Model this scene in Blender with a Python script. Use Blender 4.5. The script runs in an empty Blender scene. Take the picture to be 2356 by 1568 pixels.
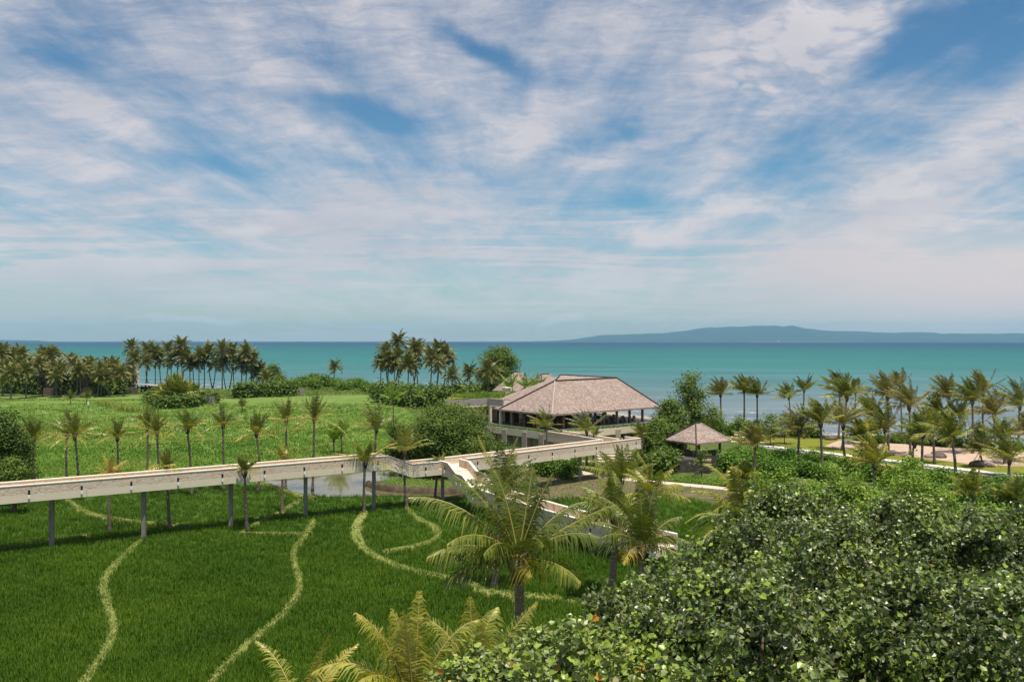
import bpy, math, random
import numpy as np
from mathutils import Vector
R = math.radians
scene = bpy.context.scene
C = scene.collection

# ------------------------------------------------------------------ camera
H, F = 18.0, 2000.0                       # camera height, focal length in 2356-wide picture units
cam = bpy.data.cameras.new('camera'); cam_o = bpy.data.objects.new('camera', cam); C.objects.link(cam_o)
cam.sensor_width = 36.0; cam.lens = 36.0 * F / 2356.0
cam.clip_start = 0.5; cam.clip_end = 120000.0
cam_o.location = (0, 0, H); cam_o.rotation_euler = (R(90), 0, 0)
scene.camera = cam_o

# ------------------------------------------------------------------ exposure / render
scene.view_settings.view_transform = 'Standard'
scene.view_settings.look = 'None'
scene.view_settings.exposure = 0.45
scene.view_settings.gamma = 1.0
scene.view_settings.use_curve_mapping = False
scene.cycles.use_denoising = True
scene.cycles.max_bounces = 6
scene.cycles.diffuse_bounces = 3
scene.cycles.glossy_bounces = 2
scene.cycles.transmission_bounces = 3
scene.cycles.volume_bounces = 0

# ------------------------------------------------------------------ node helpers
def nd(t, typ, **kw):
    n = t.nodes.new(typ)
    for k, v in kw.items():
        if k.startswith('i_'):
            key = k[2:]
            key = int(key) if key.isdigit() else key.replace('_', ' ')
            n.inputs[key].default_value = v
        else:
            setattr(n, k, v)
    return n
def mathn(t, op, a, b=None, c=None, clamp=False):
    n = t.nodes.new('ShaderNodeMath'); n.operation = op; n.use_clamp = clamp
    for i, v in enumerate((a, b, c)):
        if v is None: continue
        if isinstance(v, (int, float)): n.inputs[i].default_value = v
        else: t.links.new(v, n.inputs[i])
    return n.outputs[0]
def ramp(t, fac, stops, interp='LINEAR'):
    n = t.nodes.new('ShaderNodeValToRGB'); n.color_ramp.interpolation = interp
    el = n.color_ramp.elements
    while len(el) > 1: el.remove(el[-1])
    el[0].position = stops[0][0]; el[0].color = tuple(stops[0][1]) + (1,)
    for p, c in stops[1:]:
        e = el.new(p); e.color = tuple(c) + (1,)
    t.links.new(fac, n.inputs[0])
    return n.outputs[0]
def mixc(t, fac, a, b, mode='MIX'):
    n = t.nodes.new('ShaderNodeMix'); n.data_type = 'RGBA'; n.blend_type = mode
    for s, v in ((n.inputs[0], fac), (n.inputs[6], a), (n.inputs[7], b)):
        if isinstance(v, (int, float)): s.default_value = v
        elif isinstance(v, tuple): s.default_value = v if len(v) == 4 else v + (1,)
        else: t.links.new(v, s)
    return n.outputs[2]
def noise(t, vec, scale, detail=4, rough=0.55, dist=0.0, dim='3D'):
    n = nd(t, 'ShaderNodeTexNoise'); n.noise_dimensions = dim
    n.inputs['Scale'].default_value = scale; n.inputs['Detail'].default_value = detail
    n.inputs['Roughness'].default_value = rough; n.inputs['Distortion'].default_value = dist
    if vec is not None: t.links.new(vec, n.inputs['Vector'])
    return n.outputs[0]
def maprange(t, v, a, b, c=0.0, d=1.0, smooth=False):
    n = t.nodes.new('ShaderNodeMapRange'); n.interpolation_type = 'SMOOTHSTEP' if smooth else 'LINEAR'
    t.links.new(v, n.inputs[0])
    for i, x in enumerate((a, b, c, d)): n.inputs[i + 1].default_value = x
    return n.outputs[0]

# ------------------------------------------------------------------ sun and sky
SUN_EL, SUN_AZ = R(75), R(148)             # azimuth from +Y towards +X
sd = Vector((math.cos(SUN_EL) * math.sin(SUN_AZ), math.cos(SUN_EL) * math.cos(SUN_AZ), math.sin(SUN_EL)))
sun = bpy.data.lights.new('sun', 'SUN'); sun.energy = 4.3; sun.angle = R(0.53); sun.color = (1.0, 0.93, 0.82)
sun_o = bpy.data.objects.new('sun', sun); C.objects.link(sun_o)
sun_o.rotation_euler = sd.to_track_quat('Z', 'Y').to_euler(); sun_o.location = (0, 0, 400)

world = bpy.data.worlds.new('World'); scene.world = world; world.use_nodes = True
def build_world():
    t = world.node_tree; t.nodes.clear()
    out = nd(t, 'ShaderNodeOutputWorld'); bg = nd(t, 'ShaderNodeBackground'); bg.inputs[1].default_value = 0.09
    t.links.new(bg.outputs[0], out.inputs[0])
    sky = nd(t, 'ShaderNodeTexSky'); sky.sky_type = 'NISHITA'; sky.sun_disc = False
    sky.sun_elevation = SUN_EL; sky.sun_rotation = SUN_AZ; sky.air_density = 1.0; sky.dust_density = 0.6; sky.ozone_density = 1.5
    tc = nd(t, 'ShaderNodeTexCoord')
    sep = nd(t, 'ShaderNodeSeparateXYZ'); t.links.new(tc.outputs['Generated'], sep.inputs[0])
    dx, dy, dz = sep.outputs
    zc = mathn(t, 'MAXIMUM', dz, 0.0)
    # direction on a great vertical drum: a = azimuth tangent, e = elevation tangent
    hyp = mathn(t, 'MAXIMUM', dy, 0.08)
    a = mathn(t, 'DIVIDE', dx, hyp); e = mathn(t, 'DIVIDE', zc, hyp)
    ae = nd(t, 'ShaderNodeCombineXYZ'); t.links.new(a, ae.inputs[0]); t.links.new(e, ae.inputs[1])
    # cloud layer plane
    zz = mathn(t, 'ADD', zc, 0.055)
    qx = mathn(t, 'DIVIDE', dx, zz); qy = mathn(t, 'DIVIDE', dy, zz)
    q = nd(t, 'ShaderNodeCombineXYZ'); t.links.new(qx, q.inputs[0]); t.links.new(qy, q.inputs[1])
    def mapped(src, rot, sc, loc=(0, 0, 0)):
        m = nd(t, 'ShaderNodeMapping'); m.inputs['Rotation'].default_value = (0, 0, R(rot)); m.inputs['Scale'].default_value = sc
        m.inputs['Location'].default_value = loc
        t.links.new(src, m.inputs[0]); return m.outputs[0]
    def blob(X, Y, rx, ry, ang):
        m = nd(t, 'ShaderNodeMapping'); m.vector_type = 'TEXTURE'
        m.inputs['Location'].default_value = ((X - 1178) / F, (784 - Y) / F, 0)
        m.inputs['Rotation'].default_value = (0, 0, R(ang)); m.inputs['Scale'].default_value = (rx / F, ry / F, 1)
        t.links.new(wv, m.inputs[0])
        l = nd(t, 'ShaderNodeVectorMath'); l.operation = 'LENGTH'; t.links.new(m.outputs[0], l.inputs[0])
        return maprange(t, l.outputs['Value'], 1.0, 0.0, 0, 1, True)
    # warp the layout coordinates so that nothing keeps a clean outline
    wn = nd(t, 'ShaderNodeTexNoise'); wn.inputs['Scale'].default_value = 5.0; wn.inputs['Detail'].default_value = 5
    t.links.new(ae.outputs[0], wn.inputs['Vector'])
    ws = nd(t, 'ShaderNodeVectorMath'); ws.operation = 'SUBTRACT'; ws.inputs[1].default_value = (0.5, 0.5, 0.5); t.links.new(wn.outputs['Color'], ws.inputs[0])
    wm = nd(t, 'ShaderNodeVectorMath'); wm.operation = 'MULTIPLY'; wm.inputs[1].default_value = (0.16, 0.07, 0); t.links.new(ws.outputs[0], wm.inputs[0])
    wa = nd(t, 'ShaderNodeVectorMath'); wa.operation = 'ADD'; t.links.new(ae.outputs[0], wa.inputs[0]); t.links.new(wm.outputs[0], wa.inputs[1])
    wv = wa.outputs[0]
    # cirrus
    c1 = noise(t, mapped(q.outputs[0], 12, (0.9, 0.28, 1), (3.1, 1.7, 0)), 1.0, 8, 0.58, 0.35)
    c2 = noise(t, mapped(q.outputs[0], -16, (3.6, 0.8, 1), (7.7, 4.2, 0)), 1.0, 10, 0.62, 0.35)
    c3 = noise(t, mapped(ae.outputs[0], -10, (6, 22, 1), (1.3, 0.2, 0)), 1.0, 10, 0.64, 0.4)
    cov = mathn(t, 'ADD', mathn(t, 'MULTIPLY', c1, 0.68), mathn(t, 'MULTIPLY', c2, 0.75))
    cov = mathn(t, 'ADD', cov, mathn(t, 'MULTIPLY', c3, 0.62))         # about 1.0 on average
    for X, Y, rx, ry, an, w in (
        (1020, 70, 150, 45, -20, -.24), (1160, 125, 170, 42, -22, -.30), (880, 275, 330, 50, -10, -.28), (500, 378, 200, 40, -8, -.26),
        (1530, 478, 190, 45, 0, -.34), (2230, 90, 330, 150, 14, -.36), (190, 150, 300, 80, -22, -.24),
        (1430, 330, 200, 60, 0, -.22), (1790, 390, 220, 45, 14, -.26), (1600, 570, 420, 26, -4, -.22),
        (700, 760, 900, 45, 0, -.10), (600, 640, 1000, 100, 0, .12), (1300, 620, 800, 80, 0, .08),
        (620, 190, 420, 60, -12, .16), (250, 290, 380, 60, -20, .20), (650, 300, 300, 45, -24, .20),
        (1230, 300, 180, 110, 30, .36), (900, 500, 360, 110, 0, .24), (560, 520, 150, 45, 0, .22),
        (1850, 100, 420, 180, 22, .20), (2100, 450, 520, 110, 18, .30), (1560, 520, 280, 55, 10, .26),
        (2150, 640, 620, 130, 0, .34), (300, 620, 420, 55, -6, .10), (200, 450, 420, 90, -8, .12),
        (2300, 270, 200, 50, 20, .22)):
        cov = mathn(t, 'ADD', cov, mathn(t, 'MULTIPLY', blob(X, Y, rx, ry, an), w))
    dens = maprange(t, cov, 0.68, 1.38, 0.0, 1.0, True)
    # altocumulus ripples, upper right
    vor = nd(t, 'ShaderNodeTexVoronoi'); vor.feature = 'SMOOTH_F1'; vor.inputs['Scale'].default_value = 1.0
    if 'Smoothness' in vor.inputs: vor.inputs['Smoothness'].default_value = 0.5
    t.links.new(mapped(wv, 20, (34, 62, 1)), vor.inputs['Vector'])
    puff = maprange(t, vor.outputs['Distance'], 0.75, 0.15, 0, 1, True)
    puff = mathn(t, 'MULTIPLY', puff, maprange(t, noise(t, mapped(wv, 20, (9, 20, 1)), 1.0, 5, 0.6), 0.36, 0.62))
    amask = mathn(t, 'ADD', blob(1840, 110, 420, 190, 22), mathn(t, 'MULTIPLY', blob(1480, 340, 260, 90, 0), 0.55))
    dens = mathn(t, 'ADD', dens, mathn(t, 'MULTIPLY', mathn(t, 'MULTIPLY', puff, amask), 1.1))
    # cumulus bank on the right and tiny heaps over the horizon
    cu = noise(t, mapped(ae.outputs[0], 0, (15, 26, 1)), 1.0, 10, 0.66, 0.3)
    cum = mathn(t, 'ADD', blob(2050, 420, 560, 75, 20), blob(1640, 495, 330, 60, 14))
    cum = mathn(t, 'ADD', cum, blob(1260, 742, 90, 22, 0)); cum = mathn(t, 'ADD', cum, mathn(t, 'MULTIPLY', blob(420, 746, 240, 24, 0), 0.8))
    cum = mathn(t, 'ADD', cum, mathn(t, 'MULTIPLY', blob(1130, 310, 150, 70, 30), 0.8))
    cum = mathn(t, 'ADD', cum, mathn(t, 'MULTIPLY', blob(1395, 713, 40, 12, 0), 0.9))
    for X_, Y_, a_, b_, w_ in ((1250, 740, 80, 16, .9), (480, 744, 120, 14, .7), (330, 738, 90, 14, .6), (350, 625, 170, 24, .7), (590, 520, 130, 30, .8), (2100, 440, 150, 22, .7), (900, 560, 200, 40, .5), (1390, 380, 60, 26, .7)): cum = mathn(t, 'ADD', cum, mathn(t, 'MULTIPLY', blob(X_, Y_, a_, b_, 4), w_))
    cud = maprange(t, mathn(t, 'ADD', cu, mathn(t, 'MULTIPLY', cum, 0.28)), 0.60, 0.86, 0, 1, True)
    cud = mathn(t, 'MULTIPLY', cud, mathn(t, 'MINIMUM', mathn(t, 'MULTIPLY', cum, 2.0), 1.0))
    st = noise(t, mapped(ae.outputs[0], 2, (3.2, 60, 1), (2, 3, 0)), 1.0, 8, 0.6, 0.8)
    stm = mathn(t, 'MULTIPLY', maprange(t, st, 0.46, 0.62, 0, 1, True), maprange(t, e, 0.20, 0.06, 0, 1, True))
    dens = mathn(t, 'ADD', dens, mathn(t, 'MULTIPLY', stm, 0.75))
    fine = noise(t, mapped(wv, -8, (15, 64, 1)), 1.0, 8, 0.68, 0.5)
    dens = mathn(t, 'ADD', dens, mathn(t, 'MULTIPLY', mathn(t, 'SUBTRACT', fine, 0.5), mathn(t, 'MULTIPLY', dens, 1.7)))
    dens = mathn(t, 'MAXIMUM', mathn(t, 'MINIMUM', dens, 1.0), 0.0)
    # colours: clear sky tinted to the photographed blue
    tint = mixc(t, 1.0, sky.outputs[0], ramp(t, e, [(0.0, SKY[0]), (0.05, SKY[1]), (0.16, SKY[2]), (0.45, SKY[3])]), 'MULTIPLY')
    shade = noise(t, mapped(ae.outputs[0], 0, (4, 12, 1), (5, 5, 0)), 1.0, 5, 0.6)
    ccol = mixc(t, maprange(t, shade, 0.3, 0.7), (4.5, 4.45, 4.9), (6.2, 5.8, 5.95))
    warm = blob(2300, 655, 1000, 240, 0)
    ccol = mixc(t, mathn(t, 'MULTIPLY', warm, 0.95), ccol, (6.7, 5.6, 5.4))
    low = maprange(t, e, 0.0, 0.10, 0.55, 1.0)
    fac = mathn(t, 'MULTIPLY', mathn(t, 'MULTIPLY', dens, 0.92), low)
    tint = mixc(t, mathn(t, 'MULTIPLY', warm, 0.8), tint, (6.5, 5.5, 5.4))
    col = mixc(t, fac, tint, ccol)
    col = mixc(t, mathn(t, 'MULTIPLY', cud, 0.60), col, (6.0, 5.75, 5.85))
    t.links.new(col, bg.inputs[0])
SKY = [(0.92, 0.84, 0.72), (0.72, 0.84, 0.82), (0.50, 0.76, 0.84), (0.36, 0.64, 0.78)]
build_world()

# ------------------------------------------------------------------ object helpers
def tag(o, label=None, cat=None, group=None, kind=None):
    if label: o['label'] = label
    if cat: o['category'] = cat
    if group: o['group'] = group
    if kind: o['kind'] = kind
    return o
def empty(name, loc, label, cat, group=None):
    o = bpy.data.objects.new(name, None); C.objects.link(o); o.location = loc; o.empty_display_size = 0.3
    return tag(o, label, cat, group)
class MB:
    """collects vertices and faces (tri / quad index arrays), with a material index and a tint per vertex"""
    def __init__(s): s.v = []; s.t = []; s.q = []; s.tm = []; s.qm = []; s.c = []; s.n = 0
    def add(s, v, tris=None, quads=None, m=0, tint=0.5):
        v = np.asarray(v, np.float32).reshape(-1, 3); k = len(v)
        s.v.append(v)
        tt = np.full(k, tint, np.float32) if np.isscalar(tint) else np.asarray(tint, np.float32)
        s.c.append(tt)
        if tris is not None and len(tris):
            f = np.asarray(tris, np.int32).reshape(-1, 3) + s.n; s.t.append(f); s.tm.append(np.full(len(f), m, np.int32))
        if quads is not None and len(quads):
            f = np.asarray(quads, np.int32).reshape(-1, 4) + s.n; s.q.append(f); s.qm.append(np.full(len(f), m, np.int32))
        s.n += k
    def box(s, c, size, rz=0.0, m=0, tint=0.5):
        x, y, z = (np.array(size) / 2)
        v = np.array([(-x, -y, -z), (x, -y, -z), (x, y, -z), (-x, y, -z), (-x, -y, z), (x, -y, z), (x, y, z), (-x, y, z)])
        co, si = math.cos(rz), math.sin(rz)
        w = v.copy(); w[:, 0] = v[:, 0] * co - v[:, 1] * si; w[:, 1] = v[:, 0] * si + v[:, 1] * co
        s.add(w + np.array(c), quads=BOXQ, m=m, tint=tint)
    def prism(s, poly, z0, z1, m=0, tint=0.5):
        """vertical prism over a convex-ish plan polygon (counter-clockwise); z may be per-vertex lists"""
        n = len(poly); p = np.array(poly, float)
        a = np.zeros((n, 3)); a[:, :2] = p; a[:, 2] = z0
        b = np.zeros((n, 3)); b[:, :2] = p; b[:, 2] = z1
        v = np.vstack([a, b])
        q = [(i, (i + 1) % n, n + (i + 1) % n, n + i) for i in range(n)]
        tr = [(n, n + i, n + i + 1) for i in range(1, n - 1)] + [(0, i + 1, i) for i in range(1, n - 1)]
        s.add(v, tris=tr, quads=q, m=m, tint=tint)
    def tube(s, pts, rad, sides=8, m=0, tint=0.5, cap=True):
        pts = np.asarray(pts, float); n = len(pts); rad = np.broadcast_to(np.asarray(rad, float), (n,))
        T = np.gradient(pts, axis=0); T /= np.linalg.norm(T, axis=1)[:, None] + 1e-9
        ref = np.array([0.0, 1, 0]) if abs(T[:, 1]).mean() < 0.8 else np.array([1.0, 0, 0])
        S = np.cross(T, ref); S /= np.linalg.norm(S, axis=1)[:, None] + 1e-9
        N = np.cross(S, T)
        ang = np.linspace(0, 2 * np.pi, sides, endpoint=False)
        ring = (np.cos(ang)[None, :, None] * S[:, None, :] + np.sin(ang)[None, :, None] * N[:, None, :]) * rad[:, None, None] + pts[:, None, :]
        i = np.arange(n - 1)[:, None]; j = np.arange(sides)[None, :]
        q = np.stack([i * sides + j, i * sides + (j + 1) % sides, (i + 1) * sides + (j + 1) % sides, (i + 1) * sides + j], -1).reshape(-1, 4)
        tr = []
        if cap:
            o = (n - 1) * sides
            tr = [(o, o + k, o + k + 1) for k in range(1, sides - 1)] + [(0, k + 1, k) for k in range(1, sides - 1)]
        s.add(ring.reshape(-1, 3), tris=tr, quads=q, m=m, tint=tint)
    def mesh(s, name, mats, smooth=False):
        me = bpy.data.meshes.new(name)
        v = np.vstack(s.v) if s.v else np.zeros((0, 3), np.float32)
        t = np.vstack(s.t) if s.t else np.zeros((0, 3), np.int32)
        q = np.vstack(s.q) if s.q else np.zeros((0, 4), np.int32)
        me.vertices.add(len(v)); me.vertices.foreach_set('co', v.ravel().astype(np.float32))
        nl = len(t) * 3 + len(q) * 4
        me.loops.add(nl); me.loops.foreach_set('vertex_index', np.concatenate([t.ravel(), q.ravel()]).astype(np.int32))
        me.polygons.add(len(t) + len(q))
        st = np.concatenate([np.arange(len(t)) * 3, len(t) * 3 + np.arange(len(q)) * 4]).astype(np.int32)
        me.polygons.foreach_set('loop_start', st)
        mi = np.concatenate(([np.concatenate(s.tm)] if s.tm else []) + ([np.concatenate(s.qm)] if s.qm else [])) if (s.tm or s.qm) else np.zeros(0, np.int32)
        for m in (mats if isinstance(mats, (list, tuple)) else [mats]): me.materials.append(m)
        me.polygons.foreach_set('material_index', mi.astype(np.int32))
        me.polygons.foreach_set('use_smooth', np.full(len(t) + len(q), bool(smooth)))
        me.update(calc_edges=True)
        at = me.attributes.new('tint', 'FLOAT', 'POINT'); at.data.foreach_set('value', np.concatenate(s.c).astype(np.float32) if s.c else np.zeros(0, np.float32))
        return me
    def build(s, name, mats, parent=None, smooth=False, origin=None):
        """link the mesh as one object; with a parent (or origin) the vertices are moved into that frame"""
        off = np.array(parent.location if parent is not None and origin is None else (origin if origin is not None else (0, 0, 0)), np.float32)
        if parent is not None and parent.parent is not None: off = off + np.array(parent.parent.location, np.float32)
        if np.any(off): s.v = [a - off for a in s.v]
        o = bpy.data.objects.new(name, s.mesh(name, mats, smooth)); C.objects.link(o)
        if parent is not None: o.parent = parent
        elif origin is not None: o.location = origin
        return o
BOXQ = [(0, 3, 2, 1), (4, 5, 6, 7), (0, 1, 5, 4), (1, 2, 6, 5), (2, 3, 7, 6), (3, 0, 4, 7)]
def copy_tree(o, parent=None):
    c = o.copy(); C.objects.link(c)
    if parent is not None: c.parent = parent
    for ch in [x for x in C.objects if x.parent == o]: copy_tree(ch, c)
    return c
def G(X, Y, z=0.0):
    d = (H - z) * F / (Y - 784.0); return np.array(((X - 1178) * d / F, d, z))
def A(X, Y, d): return np.array(((X - 1178) * d / F, d, H - (Y - 784) * d / F))
def gz(X, d, z=0.0): return np.array(((X - 1178) * d / F, d, z))
def inside(px, py, poly):
    poly = np.asarray(poly); r = np.zeros(len(px), bool); j = len(poly) - 1
    for i in range(len(poly)):
        xi, yi = poly[i][:2]; xj, yj = poly[j][:2]
        c = ((yi > py) != (yj > py)) & (px < (xj - xi) * (py - yi) / (yj - yi + 1e-12) + xi); r ^= c; j = i
    return r
def dist_line(px, py, line):
    d = np.full(len(px), 1e9)
    for (ax, ay), (bx, by) in zip(line[:-1], line[1:]):
        vx, vy = bx - ax, by - ay; t = np.clip(((px - ax) * vx + (py - ay) * vy) / (vx * vx + vy * vy + 1e-9), 0, 1)
        d = np.minimum(d, np.hypot(px - ax - t * vx, py - ay - t * vy))
    return d
def smoothline(pts, n=6):
    p = np.asarray(pts, float); out = []
    for i in range(len(p) - 1):
        a = p[max(i - 1, 0)]; b = p[i]; c = p[i + 1]; d = p[min(i + 2, len(p) - 1)]
        for k in range(n):
            t = k / n
            out.append(0.5 * ((2 * b) + (-a + c) * t + (2 * a - 5 * b + 4 * c - d) * t * t + (-a + 3 * b - 3 * c + d) * t ** 3))
    out.append(p[-1]); return np.array(out)

# ------------------------------------------------------------------ materials
def new_mat(name):
    m = bpy.data.materials.new(name); m.use_nodes = True; t = m.node_tree; t.nodes.clear()
    out = nd(t, 'ShaderNodeOutputMaterial'); p = nd(t, 'ShaderNodeBsdfPrincipled'); t.links.new(p.outputs[0], out.inputs[0])
    return m, t, p, out
def spotted(name, stops, scale=3.0, detail=6, rough=0.8, bump=0.0, bscale=None, stretch=(1, 1, 1), spec=0.3, dist=0.3, second=None):
    """noise-coloured surface in object space; second = (scale, colour, threshold, softness) adds patches"""
    m, t, p, out = new_mat(name)
    tc = nd(t, 'ShaderNodeTexCoord'); mp = nd(t, 'ShaderNodeMapping'); mp.inputs['Scale'].default_value = stretch
    t.links.new(tc.outputs['Object'], mp.inputs[0])
    n = noise(t, mp.outputs[0], scale, detail, 0.6, dist)
    c = ramp(t, n, stops)
    if second:
        n2 = noise(t, tc.outputs['Object'], second[0], 5, 0.6, 0.4)
        c = mixc(t, maprange(t, n2, second[2], second[2] + second[3], 0, 1, True), c, second[1])
    t.links.new(c, p.inputs['Base Color']); p.inputs['Roughness'].default_value = rough; p.inputs['Specular IOR Level'].default_value = spec
    if bump:
        b = nd(t, 'ShaderNodeBump'); b.inputs['Strength'].default_value = bump; b.inputs['Distance'].default_value = 0.05
        t.links.new(noise(t, mp.outputs[0], bscale or scale * 3, 6, 0.65), b.inputs['Height']); t.links.new(b.outputs[0], p.inputs['Normal'])
    return m
def foliage(name, stops, rough=0.5, spec=0.35, trans=0.25, nscale=0.6, under=None):
    """leaf surface coloured by the leaf's own tint attribute, with some light passing through"""
    m, t, p, out = new_mat(name)
    at = nd(t, 'ShaderNodeAttribute'); at.attribute_name = 'tint'
    tc = nd(t, 'ShaderNodeTexCoord')
    f = mathn(t, 'ADD', at.outputs['Fac'], mathn(t, 'MULTIPLY', mathn(t, 'SUBTRACT', noise(t, tc.outputs['Object'], nscale, 4), 0.5), 0.35))
    c = ramp(t, f, stops)
    if under:
        ge = nd(t, 'ShaderNodeNewGeometry'); c = mixc(t, mathn(t, 'MULTIPLY', ge.outputs['Backfacing'], 0.75), c, under)
    t.links.new(c, p.inputs['Base Color']); p.inputs['Roughness'].default_value = rough; p.inputs['Specular IOR Level'].default_value = spec
    if trans:
        tr = nd(t, 'ShaderNodeBsdfTranslucent'); t.links.new(mixc(t, 1.0, c, (1.15, 1.2, 0.55), 'MULTIPLY'), tr.inputs[0])
        mx = nd(t, 'ShaderNodeMixShader'); mx.inputs[0].default_value = trans
        t.links.new(p.outputs[0], mx.inputs[1]); t.links.new(tr.outputs[0], mx.inputs[2]); t.links.new(mx.outputs[0], out.inputs[0])
    return m
M = {}
M['palm'] = foliage('palm_leaf', [(0.0, (.030, .052, .008)), (0.35, (.084, .118, .018)), (0.6, (.165, .195, .030)), (0.8, (.38, .37, .050)), (1.0, (.48, .32, .08))], 0.38, 0.5, 0.25)
M['rachis'] = foliage('palm_rachis', [(0.0, (.10, .10, .03)), (0.6, (.26, .22, .06)), (1.0, (.36, .24, .08))], 0.5, 0.3, 0.0)
M['coco'] = foliage('coconut_leaf', [(0.0, (.040, .056, .012)), (0.4, (.135, .150, .036)), (0.65, (.24, .225, .060)), (0.85, (.36, .28, .085)), (1.0, (.40, .26, .11))], 0.45, 0.45, 0.2)
M['broad'] = foliage('broad_leaf', [(0.0, (.026, .050, .008)), (0.4, (.072, .125, .016)), (0.65, (.135, .200, .026)), (0.9, (.21, .27, .045)), (1.0, (.25, .25, .06))], 0.55, 0.25, 0.25)
M['big'] = foliage('round_leaf', [(0.0, (.018, .032, .008)), (0.3, (.056, .090, .016)), (0.55, (.120, .180, .026)), (0.8, (.25, .34, .042)), (0.985, (.36, .42, .07)), (1.0, (.45, .20, .02))], 0.36, 0.5, 0.15, 0.8, (.25, .27, .14))
M['bright'] = foliage('bright_leaf', [(0.0, (.032, .080, .006)), (0.4, (.085, .180, .014)), (0.7, (.165, .275, .026)), (1.0, (.33, .40, .08))], 0.55, 0.25, 0.25)
M['rice'] = foliage('rice_blade', [(0.0, (.032, .080, .004)), (0.4, (.070, .145, .006)), (0.7, (.115, .200, .010)), (1.0, (.20, .25, .028))], 0.6, 0.25, 0.3, 0.25)
M['rice_far'] = foliage('rice_blade_far', [(0.0, (.080, .185, .018)), (0.4, (.140, .265, .030)), (0.7, (.22, .32, .050)), (1.0, (.34, .38, .11))], 0.6, 0.25, 0.3, 0.06)
M['bund'] = foliage('bank_grass', [(0.0, (.13, .19, .034)), (0.5, (.22, .275, .060)), (0.8, (.36, .35, .115)), (1.0, (.45, .36, .17))], 0.7, 0.2, 0.2, 0.5)
M['trunk'] = spotted('palm_bark', [(0.3, (.095, .070, .052)), (0.55, (.20, .155, .122)), (0.75, (.31, .255, .21))], 2.0, 6, 0.9, 0.5, 8, (1, 1, 5))
M['bark'] = spotted('tree_bark', [(0.3, (.045, .032, .024)), (0.6, (.10, .075, .055)), (0.8, (.17, .14, .11))], 3.0, 6, 0.9, 0.4, 10, (1, 1, .4))
M['cream'] = spotted('cream_render', [(0.35, (.65, .57, .43)), (0.65, (.69, .61, .47))], 0.6, 6, 0.85, 0.03, 20, (1, 1, .5), 0.25, 0.4, (0.25, (.61, .53, .40), 0.62, 0.2))
M['coping'] = spotted('cream_coping', [(0.35, (.74, .66, .54)), (0.65, (.82, .75, .63))], 2.0, 6, 0.8, 0.05, 30)
def stone_mat(name, stops, scale, mortar, seed=0):
    m, t, p, out = new_mat(name)
    tc = nd(t, 'ShaderNodeTexCoord'); mp = nd(t, 'ShaderNodeMapping'); mp.inputs['Scale'].default_value = (1, 1, 1.25); mp.inputs['Location'].default_value = (seed, seed, 0)
    t.links.new(tc.outputs['Object'], mp.inputs[0])
    v = nd(t, 'ShaderNodeTexVoronoi'); v.inputs['Scale'].default_value = scale; t.links.new(mp.outputs[0], v.inputs['Vector'])
    e = nd(t, 'ShaderNodeTexVoronoi'); e.feature = 'DISTANCE_TO_EDGE'; e.inputs['Scale'].default_value = scale; t.links.new(mp.outputs[0], e.inputs['Vector'])
    sp = nd(t, 'ShaderNodeSeparateColor'); t.links.new(v.outputs['Color'], sp.inputs[0])
    c = ramp(t, sp.outputs[0], stops)
    c = mixc(t, mathn(t, 'MULTIPLY', noise(t, tc.outputs['Object'], 9, 5), 0.45), c, (.55, .42, .30), 'MULTIPLY')
    c = mixc(t, maprange(t, e.outputs[0], 0.02, 0.07), mortar, c)
    t.links.new(c, p.inputs['Base Color']); p.inputs['Roughness'].default_value = 0.85; p.inputs['Specular IOR Level'].default_value = 0.25
    b = nd(t, 'ShaderNodeBump'); b.inputs['Strength'].default_value = 0.5; b.inputs['Distance'].default_value = 0.03
    t.links.new(maprange(t, e.outputs[0], 0.0, 0.12), b.inputs['Height']); t.links.new(b.outputs[0], p.inputs['Normal'])
    return m
M['stone'] = stone_mat('cream_stone_cladding', [(0.0, (.66, .55, .43)), (0.45, (.72, .62, .50)), (0.72, (.66, .54, .42)), (0.90, (.60, .43, .29)), (1.0, (.70, .60, .48))], 3.6, (.58, .50, .40))
M['pillar'] = stone_mat('pale_stone_cladding', [(0.0, (.42, .36, .29)), (0.5, (.50, .43, .35)), (0.8, (.38, .31, .24)), (1.0, (.54, .46, .36))], 4.0, (.36, .31, .25), 3)
M['darkstone'] = stone_mat('dark_stone', [(0.0, (.055, .048, .045)), (0.5, (.095, .085, .08)), (1.0, (.14, .125, .115))], 5.0, (.04, .035, .032), 7)
M['oldwall'] = stone_mat('old_brick_wall', [(0.0, (.10, .07, .055)), (0.5, (.15, .11, .09)), (1.0, (.20, .15, .12))], 3.0, (.09, .075, .065), 5)
M['concrete'] = spotted('grey_concrete', [(0.3, (.17, .155, .14)), (0.6, (.27, .25, .225)), (0.8, (.36, .335, .30))], 1.3, 7, 0.9, 0.15, 14, (1, 1, .35))
M['path'] = spotted('pale_paving', [(0.3, (.52, .42, .32)), (0.7, (.64, .53, .42))], 0.8, 6, 0.85, 0.1, 8)
M['promenade'] = spotted('white_paving', [(0.3, (.60, .56, .50)), (0.7, (.72, .68, .62))], 0.5, 6, 0.8, 0.05, 8)
M['kerb'] = spotted('grey_kerb', [(0.3, (.30, .29, .28)), (0.7, (.40, .39, .38))], 1.0, 5, 0.9)
M['wood'] = spotted('brown_timber', [(0.3, (.16, .085, .045)), (0.7, (.28, .16, .085))], 2.0, 6, 0.6, 0.1, 12, (6, 6, 1))
M['darkwood'] = spotted('dark_timber', [(0.3, (.03, .022, .018)), (0.7, (.075, .055, .042))], 2.0, 6, 0.6, 0.1, 12, (6, 6, 1))
M['greywood'] = spotted('weathered_timber', [(0.3, (.24, .21, .20)), (0.7, (.40, .36, .335))], 2.0, 6, 0.8, 0.2, 9, (.6, .6, 8))
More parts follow.
